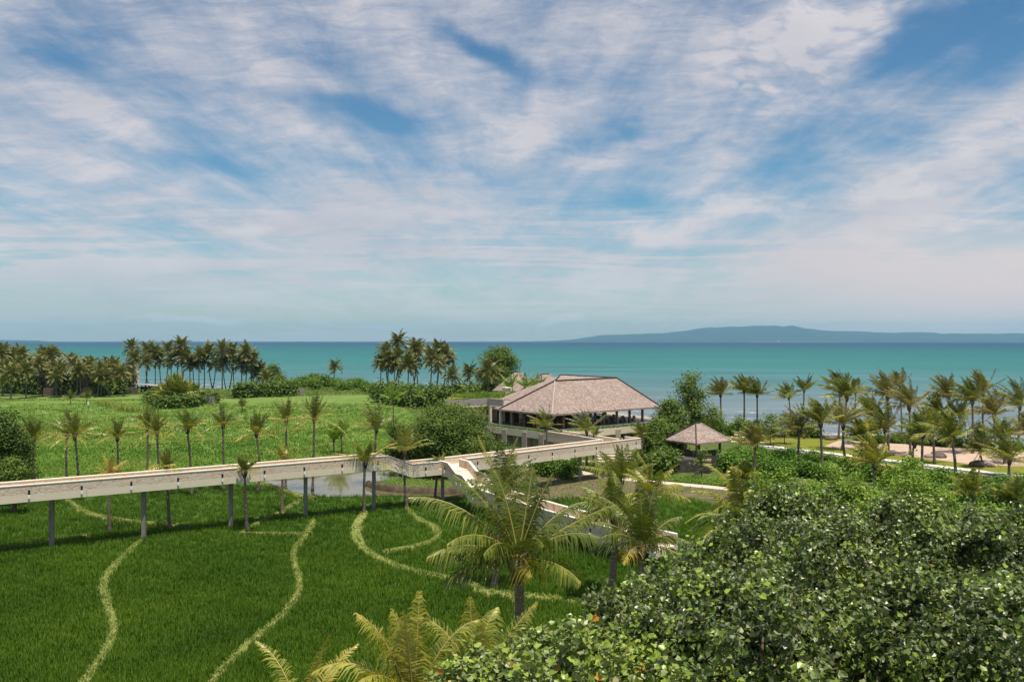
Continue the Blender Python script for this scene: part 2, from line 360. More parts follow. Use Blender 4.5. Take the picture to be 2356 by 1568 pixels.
M['dark'] = spotted('dark_interior', [(0.3, (.012, .012, .014)), (0.7, (.03, .03, .032))], 2.0, 4, 0.4)
M['floor'] = spotted('grey_terrace_floor', [(0.3, (.12, .12, .13)), (0.7, (.18, .18, .19))], 0.6, 5, 0.4)
M['white'] = spotted('white_fitting', [(0.3, (.74, .72, .69)), (0.7, (.82, .80, .77))], 3.0, 3, 0.5)
M['sand'] = spotted('beach_sand', [(0.3, (.40, .29, .215)), (0.7, (.52, .39, .30))], 0.35, 8, 0.95, 0.5, 2.0)
M['lawn'] = spotted('mown_lawn', [(0.25, (.100, .125, .008)), (0.5, (.160, .172, .014)), (0.8, (.23, .215, .030))], 0.5, 8, 0.95, 0.6, 6)
M['soil'] = spotted('brown_bank_soil', [(0.25, (.040, .028, .018)), (0.5, (.085, .062, .038)), (0.8, (.15, .12, .07))], 1.2, 8, 0.95, 0.8, 4)
M['rock'] = spotted('grey_boulder', [(0.3, (.07, .055, .048)), (0.6, (.15, .12, .10)), (0.8, (.25, .215, .185))], 1.6, 8, 0.9, 0.7, 5)
M['palerock'] = spotted('pale_boulder', [(0.3, (.22, .18, .155)), (0.6, (.32, .27, .235)), (0.8, (.40, .35, .31))], 1.6, 8, 0.9, 0.7, 5)
M['roofgreen'] = spotted('grey_green_roof', [(0.3, (.085, .105, .07)), (0.7, (.13, .15, .105))], 1.0, 5, 0.7, 0.3, 3, (.3, .3, 4))
M['sheet'] = spotted('pale_roof_sheet', [(0.3, (.30, .26, .22)), (0.7, (.40, .35, .31))], 0.7, 5, 0.7)
M['redsheet'] = spotted('red_cloth', [(0.3, (.45, .15, .10)), (0.7, (.55, .22, .16))], 1.0, 4, 0.8)
def thatch_mat():
    m, t, p, out = new_mat('shingle_thatch')
    tc = nd(t, 'ShaderNodeTexCoord'); mp = nd(t, 'ShaderNodeMapping'); mp.inputs['Scale'].default_value = (1, 1, 1)
    t.links.new(tc.outputs['UV'], mp.inputs[0])
    b = nd(t, 'ShaderNodeTexBrick'); b.inputs['Scale'].default_value = 1.0; b.inputs['Brick Width'].default_value = 0.34; b.inputs['Row Height'].default_value = 0.30
    b.inputs['Mortar Size'].default_value = 0.022; b.inputs['Mortar Smooth'].default_value = 0.4; b.inputs['Bias'].default_value = 0.0
    b.inputs['Color1'].default_value = (.47, .385, .335, 1); b.inputs['Color2'].default_value = (.30, .235, .205, 1); b.inputs['Mortar'].default_value = (.20, .155, .135, 1)
    wn = nd(t, 'ShaderNodeTexNoise'); wn.inputs['Scale'].default_value = 1.7; wn.inputs['Detail'].default_value = 5; t.links.new(mp.outputs[0], wn.inputs['Vector'])
    ws = nd(t, 'ShaderNodeVectorMath'); ws.operation = 'SCALE'; ws.inputs['Scale'].default_value = 0.35; t.links.new(wn.outputs['Color'], ws.inputs[0])
    wa = nd(t, 'ShaderNodeVectorMath'); wa.operation = 'ADD'; t.links.new(mp.outputs[0], wa.inputs[0]); t.links.new(ws.outputs[0], wa.inputs[1])
    t.links.new(wa.outputs[0], b.inputs['Vector'])
    n = noise(t, mp.outputs[0], 3.5, 7, 0.7, 0.6)
    c = mixc(t, 0.85, b.outputs['Color'], ramp(t, n, [(0.25, (.62, .58, .56)), (0.55, (1.0, .97, .95)), (0.8, (1.42, 1.34, 1.30))]), 'MULTIPLY')
    c = mixc(t, maprange(t, noise(t, mp.outputs[0], 0.35, 4), 0.4, 0.7), c, (.92, .86, .84), 'MULTIPLY')
    t.links.new(c, p.inputs['Base Color']); p.inputs['Roughness'].default_value = 0.9; p.inputs['Specular IOR Level'].default_value = 0.2
    bp = nd(t, 'ShaderNodeBump'); bp.inputs['Strength'].default_value = 0.9; bp.inputs['Distance'].default_value = 0.06
    t.links.new(mathn(t, 'ADD', n, mathn(t, 'MULTIPLY', b.outputs['Fac'], -0.6)), bp.inputs['Height']); t.links.new(bp.outputs[0], p.inputs['Normal'])
    return m
M['thatch'] = thatch_mat()
def ground_mat():
    m, t, p, out = new_mat('grassy_ground')
    tc = nd(t, 'ShaderNodeTexCoord')
    c = ramp(t, noise(t, tc.outputs['Object'], 0.5, 9, 0.65), [(0.25, (.035, .065, .012)), (0.5, (.075, .11, .022)), (0.75, (.14, .15, .045))])
    c = mixc(t, maprange(t, noise(t, tc.outputs['Object'], 0.13, 6, 0.6), 0.56, 0.70, 0, 1, True), c, (.145, .105, .065))
    sp = nd(t, 'ShaderNodeSeparateXYZ'); t.links.new(tc.outputs['Object'], sp.inputs[0])
    c = mixc(t, maprange(t, sp.outputs[2], -0.12, -0.5, 0, 1, True), c, (.36, .29, .24))      # shore: sand below the grass line
    t.links.new(c, p.inputs['Base Color']); p.inputs['Roughness'].default_value = 0.95; p.inputs['Specular IOR Level'].default_value = 0.15
    b = nd(t, 'ShaderNodeBump'); b.inputs['Strength'].default_value = 0.6; b.inputs['Distance'].default_value = 0.12
    t.links.new(noise(t, tc.outputs['Object'], 3.0, 7, 0.7), b.inputs['Height']); t.links.new(b.outputs[0], p.inputs['Normal'])
    return m
M['ground'] = ground_mat()
M['paddy'] = spotted('paddy_floor', [(0.3, (.030, .075, .004)), (0.6, (.050, .110, .007)), (0.8, (.075, .135, .012))], 1.5, 8, 0.9, 0.5, 6)
M['paddy_far'] = spotted('far_paddy_floor', [(0.3, (.085, .150, .020)), (0.55, (.135, .205, .035)), (0.8, (.20, .26, .065))], 0.12, 9, 0.95, 0.5, 2)
M['bundsoil'] = spotted('trodden_bank_soil', [(0.28, (.13, .17, .030)), (0.50, (.22, .25, .060)), (0.70, (.32, .27, .11)), (0.84, (.24, .17, .10))], 1.3, 7, 0.95, 0.6, 6)
M['garden'] = spotted('weedy_garden_soil', [(0.25, (.070, .072, .022)), (0.5, (.125, .105, .050)), (0.8, (.20, .150, .095))], 0.7, 8, 0.95, 0.6, 5)
def sea_mat():
    m, t, p, out = new_mat('sea_water')
    tc = nd(t, 'ShaderNodeTexCoord'); sp = nd(t, 'ShaderNodeSeparateXYZ'); t.links.new(tc.outputs['Object'], sp.inputs[0])
    mp = nd(t, 'ShaderNodeMapping'); mp.inputs['Scale'].default_value = (0.0016, 0.006, 1); t.links.new(tc.outputs['Object'], mp.inputs[0])
    dd = mathn(t, 'ADD', sp.outputs[1], mathn(t, 'MULTIPLY', sp.outputs[0], 0.30))              # the coast runs aslant, shallows follow it
    lg = mathn(t, 'LOGARITHM', mathn(t, 'MAXIMUM', dd, 60.0), 10.0)
    lg = mathn(t, 'ADD', lg, mathn(t, 'MULTIPLY', mathn(t, 'SUBTRACT', noise(t, mp.outputs[0], 1.0, 5, 0.6), 0.5), 0.30))
    c = ramp(t, maprange(t, lg, 2.1, 4.3), SEA)
    mp4 = nd(t, 'ShaderNodeMapping'); mp4.inputs['Scale'].default_value = (0.006, 0.045, 1); mp4.inputs['Rotation'].default_value = (0, 0, R(-6)); t.links.new(tc.outputs['Object'], mp4.inputs[0])
    c = mixc(t, 1.0, c, ramp(t, noise(t, mp4.outputs[0], 1.0, 8, 0.7, 0.4), [(0.28, (.58, .66, .70)), (0.5, (1, 1, 1)), (0.72, (1.5, 1.38, 1.32))]), 'MULTIPLY')
    mp2 = nd(t, 'ShaderNodeMapping'); mp2.inputs['Scale'].default_value = (0.03, 0.22, 1); mp2.inputs['Rotation'].default_value = (0, 0, R(-10)); t.links.new(tc.outputs['Object'], mp2.inputs[0])
    fo = noise(t, mp2.outputs[0], 1.0, 7, 0.7, 0.6)
    near = maprange(t, dd, 460.0, 200.0, 0, 1, True)
    c = mixc(t, mathn(t, 'MULTIPLY', maprange(t, fo, 0.60, 0.74, 0, 1, True), mathn(t, 'MULTIPLY', near, 0.5)), c, (.55, .55, .56))
    t.links.new(c, p.inputs['Base Color']); p.inputs['Roughness'].default_value = 0.45; p.inputs['IOR'].default_value = 1.33; p.inputs['Specular IOR Level'].default_value = 0.14
    mp3 = nd(t, 'ShaderNodeMapping'); mp3.inputs['Scale'].default_value = (0.10, 0.35, 1); mp3.inputs['Rotation'].default_value = (0, 0, R(-8)); t.links.new(tc.outputs['Object'], mp3.inputs[0])
    b = nd(t, 'ShaderNodeBump'); b.inputs['Strength'].default_value = 0.6; b.inputs['Distance'].default_value = 0.6
    t.links.new(noise(t, mp3.outputs[0], 1.0, 8, 0.65, 0.3), b.inputs['Height']); t.links.new(b.outputs[0], p.inputs['Normal'])
    return m
SEA = [(0.0, (.165, .182, .21)), (0.14, (.120, .168, .188)), (0.24, (.058, .154, .160)), (0.36, (.022, .140, .134)), (0.50, (.011, .118, .118)), (0.62, (.009, .080, .104)), (0.74, (.008, .043, .086)), (1.0, (.006, .033, .075))]
M['sea'] = sea_mat()
def pond_mat():
    m, t, p, out = new_mat('pond_water')
    tc = nd(t, 'ShaderNodeTexCoord')
    c = ramp(t, noise(t, tc.outputs['Object'], 0.25, 5), [(0.35, (.10, .095, .045)), (0.65, (.17, .15, .08))])
    t.links.new(c, p.inputs['Base Color']); p.inputs['Roughness'].default_value = 0.04; p.inputs['IOR'].default_value = 1.33; p.inputs['Specular IOR Level'].default_value = 0.9
    b = nd(t, 'ShaderNodeBump'); b.inputs['Strength'].default_value = 0.08; b.inputs['Distance'].default_value = 0.05
    t.links.new(noise(t, tc.outputs['Object'], 2.0, 4), b.inputs['Height']); t.links.new(b.outputs[0], p.inputs['Normal'])
    return m
M['pond'] = pond_mat()
M['hill'] = spotted('forested_hill', [(0.3, (.012, .024, .018)), (0.55, (.022, .036, .026)), (0.8, (.040, .052, .036))], 0.0022, 9, 0.95, 0.0)

# ------------------------------------------------------------------ ground, sea, island
COAST = [(-900, 480), (-300, 362), (-147, 340), (-106, 338), (-95, 386), (-78, 386), (-54, 340), (-19, 300), (12, 246), (36, 205), (47, 186), (67, 168), (90, 153), (150, 122), (420, 40)]
def coast_s(px, py):
    """signed distance to the shore line, positive at sea"""
    d = dist_line(px, py, COAST); land = inside(px, py, COAST + [(420, -400), (-900, -400)])
    return np.where(land, -d, d)
def ground_z(px, py):
    s = coast_s(px, py)
    return np.clip(-0.075 * (s + 8.0), -5.0, 0.0)
def ground_sheet():
    xs = np.concatenate([np.linspace(-900, -330, 25)[:-1], np.arange(-330, 201, 3.0), np.linspace(210, 420, 20)])
    ys = np.concatenate([np.linspace(-60, 90, 16)[:-1], np.arange(90, 430, 3.0), np.linspace(440, 600, 12)])
    X, Y = np.meshgrid(xs, ys); px, py = X.ravel(), Y.ravel()
    v = np.stack([px, py, ground_z(px, py)], 1)
    ny, nx = X.shape; i = np.arange(ny - 1)[:, None]; j = np.arange(nx - 1)[None, :]
    q = np.stack([i * nx + j, i * nx + j + 1, (i + 1) * nx + j + 1, (i + 1) * nx + j], -1).reshape(-1, 4)
    mb = MB(); mb.add(v, quads=q); tag(mb.build('ground', M['ground'], smooth=True), 'grassy coastal ground that slopes down to the sea', 'ground', kind='structure')
ground_sheet()
def sea():
    mb = MB(); z = -1.0
    mb.add([(-24000, 20, z), (24000, 20, z), (30000, 30000, z), (-30000, 30000, z)], quads=[(0, 1, 2, 3)])
    tag(mb.build('sea', M['sea']), 'turquoise sea, darker blue towards the horizon', 'sea', kind='structure')
sea()
def sheet(name, pts, z, mat, label, cat='ground', kind='structure', drop=0.0):
    mb = MB(); p = np.array(pts, float)[:, :2]
    a2 = sum(p[i][0] * p[(i + 1) % len(p)][1] - p[(i + 1) % len(p)][0] * p[i][1] for i in range(len(p)))
    if a2 < 0: p = p[::-1]
    import mathutils
    tri = mathutils.geometry.tessellate_polygon([[Vector((x, y, 0)) for x, y in p]])
    n = len(p); v = np.zeros((n, 3)); v[:, :2] = p; v[:, 2] = z
    tri = [t if ((p[t[1]][0] - p[t[0]][0]) * (p[t[2]][1] - p[t[0]][1]) - (p[t[2]][0] - p[t[0]][0]) * (p[t[1]][1] - p[t[0]][1])) > 0 else (t[0], t[2], t[1]) for t in tri]
    mb.add(v, tris=tri)
    if drop:
        w = v.copy(); w[:, 2] -= drop
        mb.add(np.vstack([v, w]), quads=[(n + i, n + (i + 1) % n, (i + 1) % n, i) for i in range(n)])
    o = mb.build(name, mat); return tag(o, label, cat, kind=kind)
def gpoly(pts, z=0.0): return [tuple(G(X, Y, z)[:2]) for X, Y in pts]
def ribbon_poly(line, w):
    l = np.asarray(line, float)[:, :2]; t = np.gradient(l, axis=0); t /= np.linalg.norm(t, axis=1)[:, None]
    nrm = np.stack([-t[:, 1], t[:, 0]], 1); w = np.broadcast_to(np.asarray(w, float), (len(l),))[:, None]
    return np.vstack([l + nrm * w / 2, (l - nrm * w / 2)[::-1]])

def surf():
    m, t, p, out = new_mat('surf_foam'); tc = nd(t, 'ShaderNodeTexCoord')
    p.inputs['Base Color'].default_value = (.80, .80, .79, 1); p.inputs['Roughness'].default_value = 0.7
    mp = nd(t, 'ShaderNodeMapping'); mp.inputs['Scale'].default_value = (.12, .35, 1); t.links.new(tc.outputs['Object'], mp.inputs[0])
    tr = nd(t, 'ShaderNodeBsdfTransparent'); mx = nd(t, 'ShaderNodeMixShader')
    t.links.new(maprange(t, noise(t, mp.outputs[0], 1.0, 8, 0.7, 0.5), 0.50, 0.66, 0, .75, True), mx.inputs[0]); t.links.new(tr.outputs[0], mx.inputs[1]); t.links.new(p.outputs[0], mx.inputs[2]); t.links.new(mx.outputs[0], out.inputs[0])
    c = smoothline(COAST[1:-1], 8); tt = np.gradient(c, axis=0); tt /= np.linalg.norm(tt, axis=1)[:, None]; nn = np.stack([-tt[:, 1], tt[:, 0]], 1)
    for k, (o0, w) in enumerate(((6.5, 3.0), (13, 2.0), (22, 2.4), (36, 2.0))):
        mb = MB(); v = np.vstack([np.column_stack([c + nn * o0, np.full(len(c), -.985 + .004 * k)]), np.column_stack([c + nn * (o0 + w), np.full(len(c), -.985 + .004 * k)])]); n = len(c)
        mb.add(v, quads=[(i, i + 1, n + i + 1, n + i) for i in range(n - 1)]); tag(mb.build('surf', m), 'broken line of white surf rolling towards the beach', 'surf', kind='structure')
surf()
def island():
    prof = [(1180, 785), (1270, 783), (1340, 778), (1400, 767), (1470, 765), (1560, 762), (1610, 755), (1640, 750), (1700, 746), (1780, 743), (1870, 742), (1910, 749), (1945, 755), (2020, 757), (2100, 761), (2200, 759), (2250, 763), (2356, 763), (2500, 762), (2700, 766), (3000, 772), (3400, 785)]
    D = 22000.0; rng = np.random.default_rng(3)
    pxs = np.linspace(1180, 3400, 260); top = np.interp(pxs, [a for a, b in prof], [b for a, b in prof])
    hgt = np.maximum((784.9 - top) / F * D, 3.0)
    hgt = hgt * (1 + 0.025 * np.interp(pxs, np.linspace(1180, 3400, 120), rng.normal(0, 1, 120)))
    rows = [(0.0, 0.0), (200, 0.03), (700, 0.22), (1400, 0.45), (2200, 0.62), (3000, 0.86), (3600, 1.0), (4600, 0.7), (6500, 0.0)]
    v = []
    for k, (off, f) in enumerate(rows):
        jit = np.interp(pxs, np.linspace(1180, 3400, 90), rng.uniform(0.75, 1.15, 90)) if 1 < k < 6 else np.ones(len(pxs))
        d = D + off
        v.append(np.stack([(pxs - 1178) / F * (D + 1800), np.full(len(pxs), d), hgt * f * jit * (1 + off * 0.0) - 1.2 + (3 if k == 1 else 0)], 1))
    v = np.vstack(v); n = len(pxs); i = np.arange(len(rows) - 1)[:, None]; j = np.arange(n - 1)[None, :]
    q = np.stack([i * n + j, i * n + j + 1, (i + 1) * n + j + 1, (i + 1) * n + j], -1).reshape(-1, 4)
    mb = MB(); mb.add(v, quads=q); tag(mb.build('hills', M['hill'], smooth=True), 'long forested island ridge across the sea', 'hills', kind='structure')
    mb = MB()                                            # low headland on the far left
    xs = np.linspace(-11000, -9700, 60); hh = np.interp(xs, [-11000, -10400, -9900, -9700], [40, 30, 22, 0]) * (1 + 0.25 * rng.random(60))
    a = np.stack([xs, np.full(60, 18000.0), np.full(60, -1.1)], 1); b = np.stack([xs, np.full(60, 18150.0), hh], 1); c = np.stack([xs, np.full(60, 18800.0), np.full(60, -1.1)], 1)
    v = np.vstack([a, b, c]); j = np.arange(59)
    q = np.vstack([np.stack([k * 60 + j, k * 60 + j + 1, (k + 1) * 60 + j + 1, (k + 1) * 60 + j], 1) for k in (0, 1)])
    mb.add(v, quads=q); tag(mb.build('hills', M['hill']), 'low wooded headland on the far left horizon', 'hills', kind='structure')
    mb = MB()
    x0, x1 = (1730 - 1178) / F * D, (1935 - 1178) / F * D
    mb.add([(x0, D - 60, -0.95), (x1, D - 60, -0.95), (x1, D + 40, 2.5), (x0, D + 40, 2.5)], quads=[(0, 1, 2, 3)])
    tag(mb.build('beach', M['sand']), 'thin pale beach along the foot of the far island', 'beach', kind='structure')
    def ferry(X, d, s):
        p = gz(X, d, -1.0); e = empty('ferry', p, 'tiny white boat near the foot of the far island', 'boat')
        mb = MB(); L = 46 * s
        prof = [(-L / 2, -4 * s), (L * .38, -4 * s), (L / 2, 0), (L * .38, 4 * s), (-L / 2, 4 * s)]
        mb.prism([(p[0] + a, p[1] + b) for a, b in prof], -1.2, 8 * s); mb.build('hull', M['white'], e)
        mb = MB(); mb.box((p[0] - 4 * s, p[1], 12 * s), (L * .55, 6 * s, 8.5 * s)); mb.build('cabin', M['white'], e)
    ferry(1791, 19500, 1.0)
island()

# ------------------------------------------------------------------ paddies, banks, paths, pond, beach
POND = gpoly([(583, 1107), (640, 1121), (690, 1139), (760, 1143), (900, 1140), (1000, 1142), (1122, 1145), (1124, 1138), (1000, 1137), (930, 1135), (872, 1129), (842, 1119), (868, 1108), (930, 1098), (962, 1090), (940, 1083), (860, 1081), (760, 1090), (680, 1101)])
PADDY = gpoly([(-900, 1568), (-900, 1040), (0, 1105), (330, 1085), (560, 1090), (640, 1121), (690, 1140), (900, 1141), (1130, 1146), (1250, 1150), (1500, 1135), (1600, 1150), (1760, 1190), (1900, 1300), (1700, 2300), (-1400, 2300)])
FAR = gpoly([(-500, 1040), (-500, 912), (60, 912), (330, 908), (540, 918), (650, 910), (830, 906), (900, 920), (960, 960), (1000, 1000), (960, 1060), (860, 1078), (760, 1087), (590, 1095), (330, 1085), (0, 1105), (-900, 1040)])
sheet('field', FAR, 0.02, M['paddy_far'], 'pale green rice fields beyond the walkway', 'field')
sheet('field', PADDY, 0.012, M['paddy'], 'dark green flooded rice paddy in front', 'field')
sheet('pond', POND, 0.035, M['pond'], 'muddy pond under the elevated walkway', 'water')
def bank(name, pts, h, mat, label, base=0.0):
    """raised earth bank: a rounded ridge along a line"""
    l = smoothline(pts, 5); l[:, 2] *= .48; w = l[:, 2]; l2 = l[:, :2]
    t = np.gradient(l2, axis=0); t /= np.linalg.norm(t, axis=1)[:, None]; nrm = np.stack([-t[:, 1], t[:, 0]], 1)
    rng = np.random.default_rng(len(l)); v = []; w = w * np.interp(np.arange(len(w)), np.arange(0, len(w) + 3, 3), rng.uniform(.7, 1.3, len(np.arange(0, len(w) + 3, 3)))); l[:, 2] = w
    for f, zz in ((-.62, -.02), (-.4, .75), (0, 1.0), (.4, .75), (.62, -.02)):
        p = l2 + nrm * (w * f * rng.uniform(.85, 1.15, len(w)))[:, None]; v.append(np.column_stack([p, base + zz * h * rng.uniform(.8, 1.2, len(w))]))
    v = np.vstack(v); n = len(l); i = np.arange(4)[:, None]; j = np.arange(n - 1)[None, :]
    q = np.stack([i * n + j, i * n + j + 1, (i + 1) * n + j + 1, (i + 1) * n + j], -1).reshape(-1, 4)
    mb = MB(); mb.add(v, quads=q[:, ::-1]); o = mb.build(name, mat, smooth=True); tag(o, label, 'bank', kind='structure')
    return l
def gl(pts): return [(*G(X, Y)[:2], w) for X, Y, w in pts]
BANKS = []
for pts in (
    [(185, 1590, 1.0), (215, 1545, 1.0), (240, 1510, 1.0), (262, 1450, 1.1), (247, 1390, 1.2), (238, 1345, 1.2), (263, 1305, .8), (300, 1270, .6), (324, 1250, .5)],
    [(470, 1600, .9), (515, 1545, 1.0), (570, 1490, .9), (640, 1430, .8), (680, 1380, .8), (690, 1345, .9), (678, 1300, .9), (677, 1270, .9), (700, 1240, .9), (722, 1200, .8)],
    [(838, 1180, 1.6), (820, 1215, 1.8), (824, 1245, 1.8), (850, 1275, 1.2), (900, 1300, .9), (960, 1320, .8), (1020, 1332, .8), (1080, 1348, 1.2), (1120, 1366, 2.2), (1180, 1375, 2.4), (1240, 1378, 1.4), (1350, 1392, 1.0), (1480, 1420, .8)],
    [(936, 1172, 1.0), (958, 1194, 1.0), (994, 1212, 1.2), (1010, 1230, 1.2), (990, 1250, 1.1), (940, 1264, 1.0), (880, 1276, .8)],
    [(1165, 1370, 1.6), (1195, 1400, 1.2), (1185, 1440, .8)],
    [(585, 1108, 1.0), (635, 1124, 1.0), (688, 1143, 1.3), (725, 1150, 1.0)],
    [(690, 1155, .8), (668, 1168, .9), (652, 1184, .8), (700, 1190, .5)],
    [(148, 1146, 1.0), (175, 1168, 1.0), (205, 1184, 1.0), (250, 1196, .9), (320, 1205, .7), (400, 1212, 1.2), (440, 1216, .6)],
    [(640, 1184, .5), (560, 1228, .5), (600, 1233, .4), (720, 1232, .4)],
    [(-60, 1262, .8), (20, 1262, .8), (80, 1256, .8), (200, 1236, .5)]):
    BANKS.append(bank('bank', gl(pts), 0.34, M['bundsoil'], 'pale grassy bank winding between the dark rice paddies'))
FBANKS = []
for pts in ([(150, 985, 2.2), (230, 973, 2.2), (320, 962, 2.2), (430, 960, 2)], [(-40, 950, 3), (80, 945, 3), (160, 948, 3)], [(330, 940, 2), (420, 936, 2), (520, 935, 2)], [(590, 962, 2.5), (700, 952, 2.4), (800, 950, 2), (900, 943, 2)],
            [(560, 945, 4), (620, 940, 5), (700, 938, 5), (780, 940, 3)], [(200, 1012, 1.5), (320, 1002, 1.5), (450, 992, 1.5), (600, 986, 1.5)], [(260, 1040, 1.2), (400, 1025, 1.2), (520, 1018, 1.2), (640, 1010, 1.2)],
            [(560, 1010, 2), (640, 1000, 2.4), (720, 992, 2), (800, 985, 2)], [(-100, 985, 2.4), (0, 978, 2.4), (90, 985, 2)], [(0, 925, 3), (120, 922, 3), (220, 925, 3), (330, 922, 3)], [(560, 1055, 1.4), (680, 1042, 1.4), (760, 1030, 1.4)]):
    FBANKS.append(bank('bank', gl(pts), 0.4, M['paddy_far'], 'yellowish grass bank across the far rice fields', 0.02))
bank('bank', gl([(590, 1099, 1.2), (680, 1094, 1.4), (760, 1086, 1.4), (860, 1076, 1.5), (960, 1078, 1.4)]), 0.6, M['soil'], 'bare brown earth bank behind the pond')
bank('bank', gl([(846, 1117, 1.2), (870, 1126, 1.2), (930, 1133, 1.4), (1000, 1135, 1.5), (1060, 1135, 1.5), (1120, 1137, 1.4)]), 0.75, M['soil'], 'dark brown earth edge of the grassy spit by the pond')
sheet('path', ribbon_poly(smoothline([G(1150, 1060), G(1205, 1068), G(1290, 1078), G(1372, 1093), G(1440, 1102), G(1520, 1110), G(1640, 1121), G(1760, 1134), G(1900, 1152)]), 2.0), 0.05, M['path'], 'pale pinkish footpath leading towards the restaurant', 'path', drop=0.12)
sheet('path', ribbon_poly([G(1290, 1052), G(1340, 1062), G(1400, 1060), G(1450, 1052)], 2.0), 0.06, M['path'], 'short pale path below the walkway corner', 'path', drop=0.12)
LAWN = gpoly([(1640, 1012), (1690, 996), (1760, 990), (1880, 1004), (1960, 1010), (2110, 1030), (2360, 1050), (2800, 1090), (2800, 1160), (2356, 1097), (2110, 1066), (1960, 1048), (1767, 1026), (1700, 1020)])
sheet('lawn', LAWN, 0.03, M['lawn'], 'bright mown lawn beside the white beach path', 'lawn')
SANDP = gpoly([(1897, 1026), (1930, 1013), (1975, 1014), (2017, 1016), (2132, 1022), (2356, 1034), (2700, 1055), (2700, 1110), (2356, 1073), (2242, 1069), (2127, 1054), (2057, 1046), (1957, 1036)])
sheet('sand', SANDP, 0.05, M['sand'], 'pinkish sand area under the beach palms', 'sand')
sheet('promenade', ribbon_poly([G(1742, 1023), G(1767, 1026.5), G(1960, 1049), G(2110, 1067.5), G(2356, 1097), G(2800, 1150)], 2.1), 0.09, M['promenade'], 'white paved beach promenade', 'path', drop=0.15)
sheet('kerb', ribbon_poly([G(1742, 1027.5), G(1960, 1054), G(2110, 1073.5), G(2356, 1104.5), G(2800, 1160)], 1.0), 0.04, M['kerb'], 'grey kerb strip along the near side of the promenade', 'kerb', drop=0.1)
sheet('beach', gpoly([(660, 893), (700, 883), (740, 879), (800, 879), (800, 884), (740, 886), (690, 897)]), 0.06, M['sand'], 'small pale beach beside the lone coconut palm', 'beach')

# ------------------------------------------------------------------ elevated walkway
def sweep(mb, path, o0, o1, z0, z1, m=0):
    """box swept along a 3-D polyline between lateral offsets o0..o1 (left positive) and heights z0..z1 relative to the line"""
    p = np.asarray(path, float); n = len(p); t = np.diff(p[:, :2], axis=0); t /= np.linalg.norm(t, axis=1)[:, None]
    nr = np.stack([-t[:, 1], t[:, 0]], 1); mit = np.zeros((n, 2))
    for i in range(n):
        a = nr[max(i - 1, 0)]; b = nr[min(i, n - 2)]; s = a + b; s /= np.linalg.norm(s); mit[i] = s / max(np.dot(s, a), 0.4)
    rows = []
    for o, z in ((o0, z0), (o1, z0), (o1, z1), (o0, z1)):
        rows.append(np.column_stack([p[:, :2] + mit * o, p[:, 2] + z]))
    v = np.stack(rows, 1).reshape(-1, 3); q = []
    for i in range(n - 1):
        for k in range(4): q.append((i * 4 + k, i * 4 + (k + 1) % 4, (i + 1) * 4 + (k + 1) % 4, (i + 1) * 4 + k))
    q += [(3, 2, 1, 0), tuple((n - 1) * 4 + k for k in range(4))]
    mb.add(v, quads=q, m=m)
def along(path, s):
    p = np.asarray(path, float); L = np.concatenate([[0], np.cumsum(np.linalg.norm(np.diff(p[:, :2], axis=0), axis=1))])
    i = min(max(np.searchsorted(L, s) - 1, 0), len(p) - 2); f = (s - L[i]) / (L[i + 1] - L[i])
    t = p[i + 1, :2] - p[i, :2]; t = t / np.linalg.norm(t)
    return p[i] + (p[i + 1] - p[i]) * f, t
def plen(path): p = np.asarray(path, float); return float(np.linalg.norm(np.diff(p[:, :2], axis=0), axis=1).sum())
WD = np.array((.833, .553)); W0 = np.array((-39.9, 75.3))
def wl(s, z): return (*(W0 + WD * s), z)
JUN = W0 + WD * 38.4
KEND = np.array((16.6, 119.0))
MAIN = [wl(-34, 5.92), wl(31.4, 5.95), wl(34.2, 4.85), (*JUN, 4.85), (*KEND, 4.85)]
walk = empty('elevated_walkway', (float(W0[0]), float(W0[1]), 0.0), 'long cream elevated walkway with stone parapets and a branching staircase', 'walkway')
LEG0 = np.array((13.6, 115.9)); LEG1 = np.array((6.6, 131.2))
LEG = [(*LEG0, 4.85), (*LEG1, 4.45)]
SD = np.array((.50, -.866)); S0 = JUN + np.array((1.0, 0.05))
ST = [(*S0, 4.85), (*(S0 + SD * 2.3), 4.85), (*(S0 + SD * 4.3), 3.95), (*(S0 + SD * 5.7), 3.95), (*(S0 + SD * 7.7), 3.05), (*(S0 + SD * 9.2), 3.02)]
LOW = [ST[-1], (3.2, 79.6, 2.95), (8.6, 72.4, 2.80), (12.2, 68.4, 2.68)]
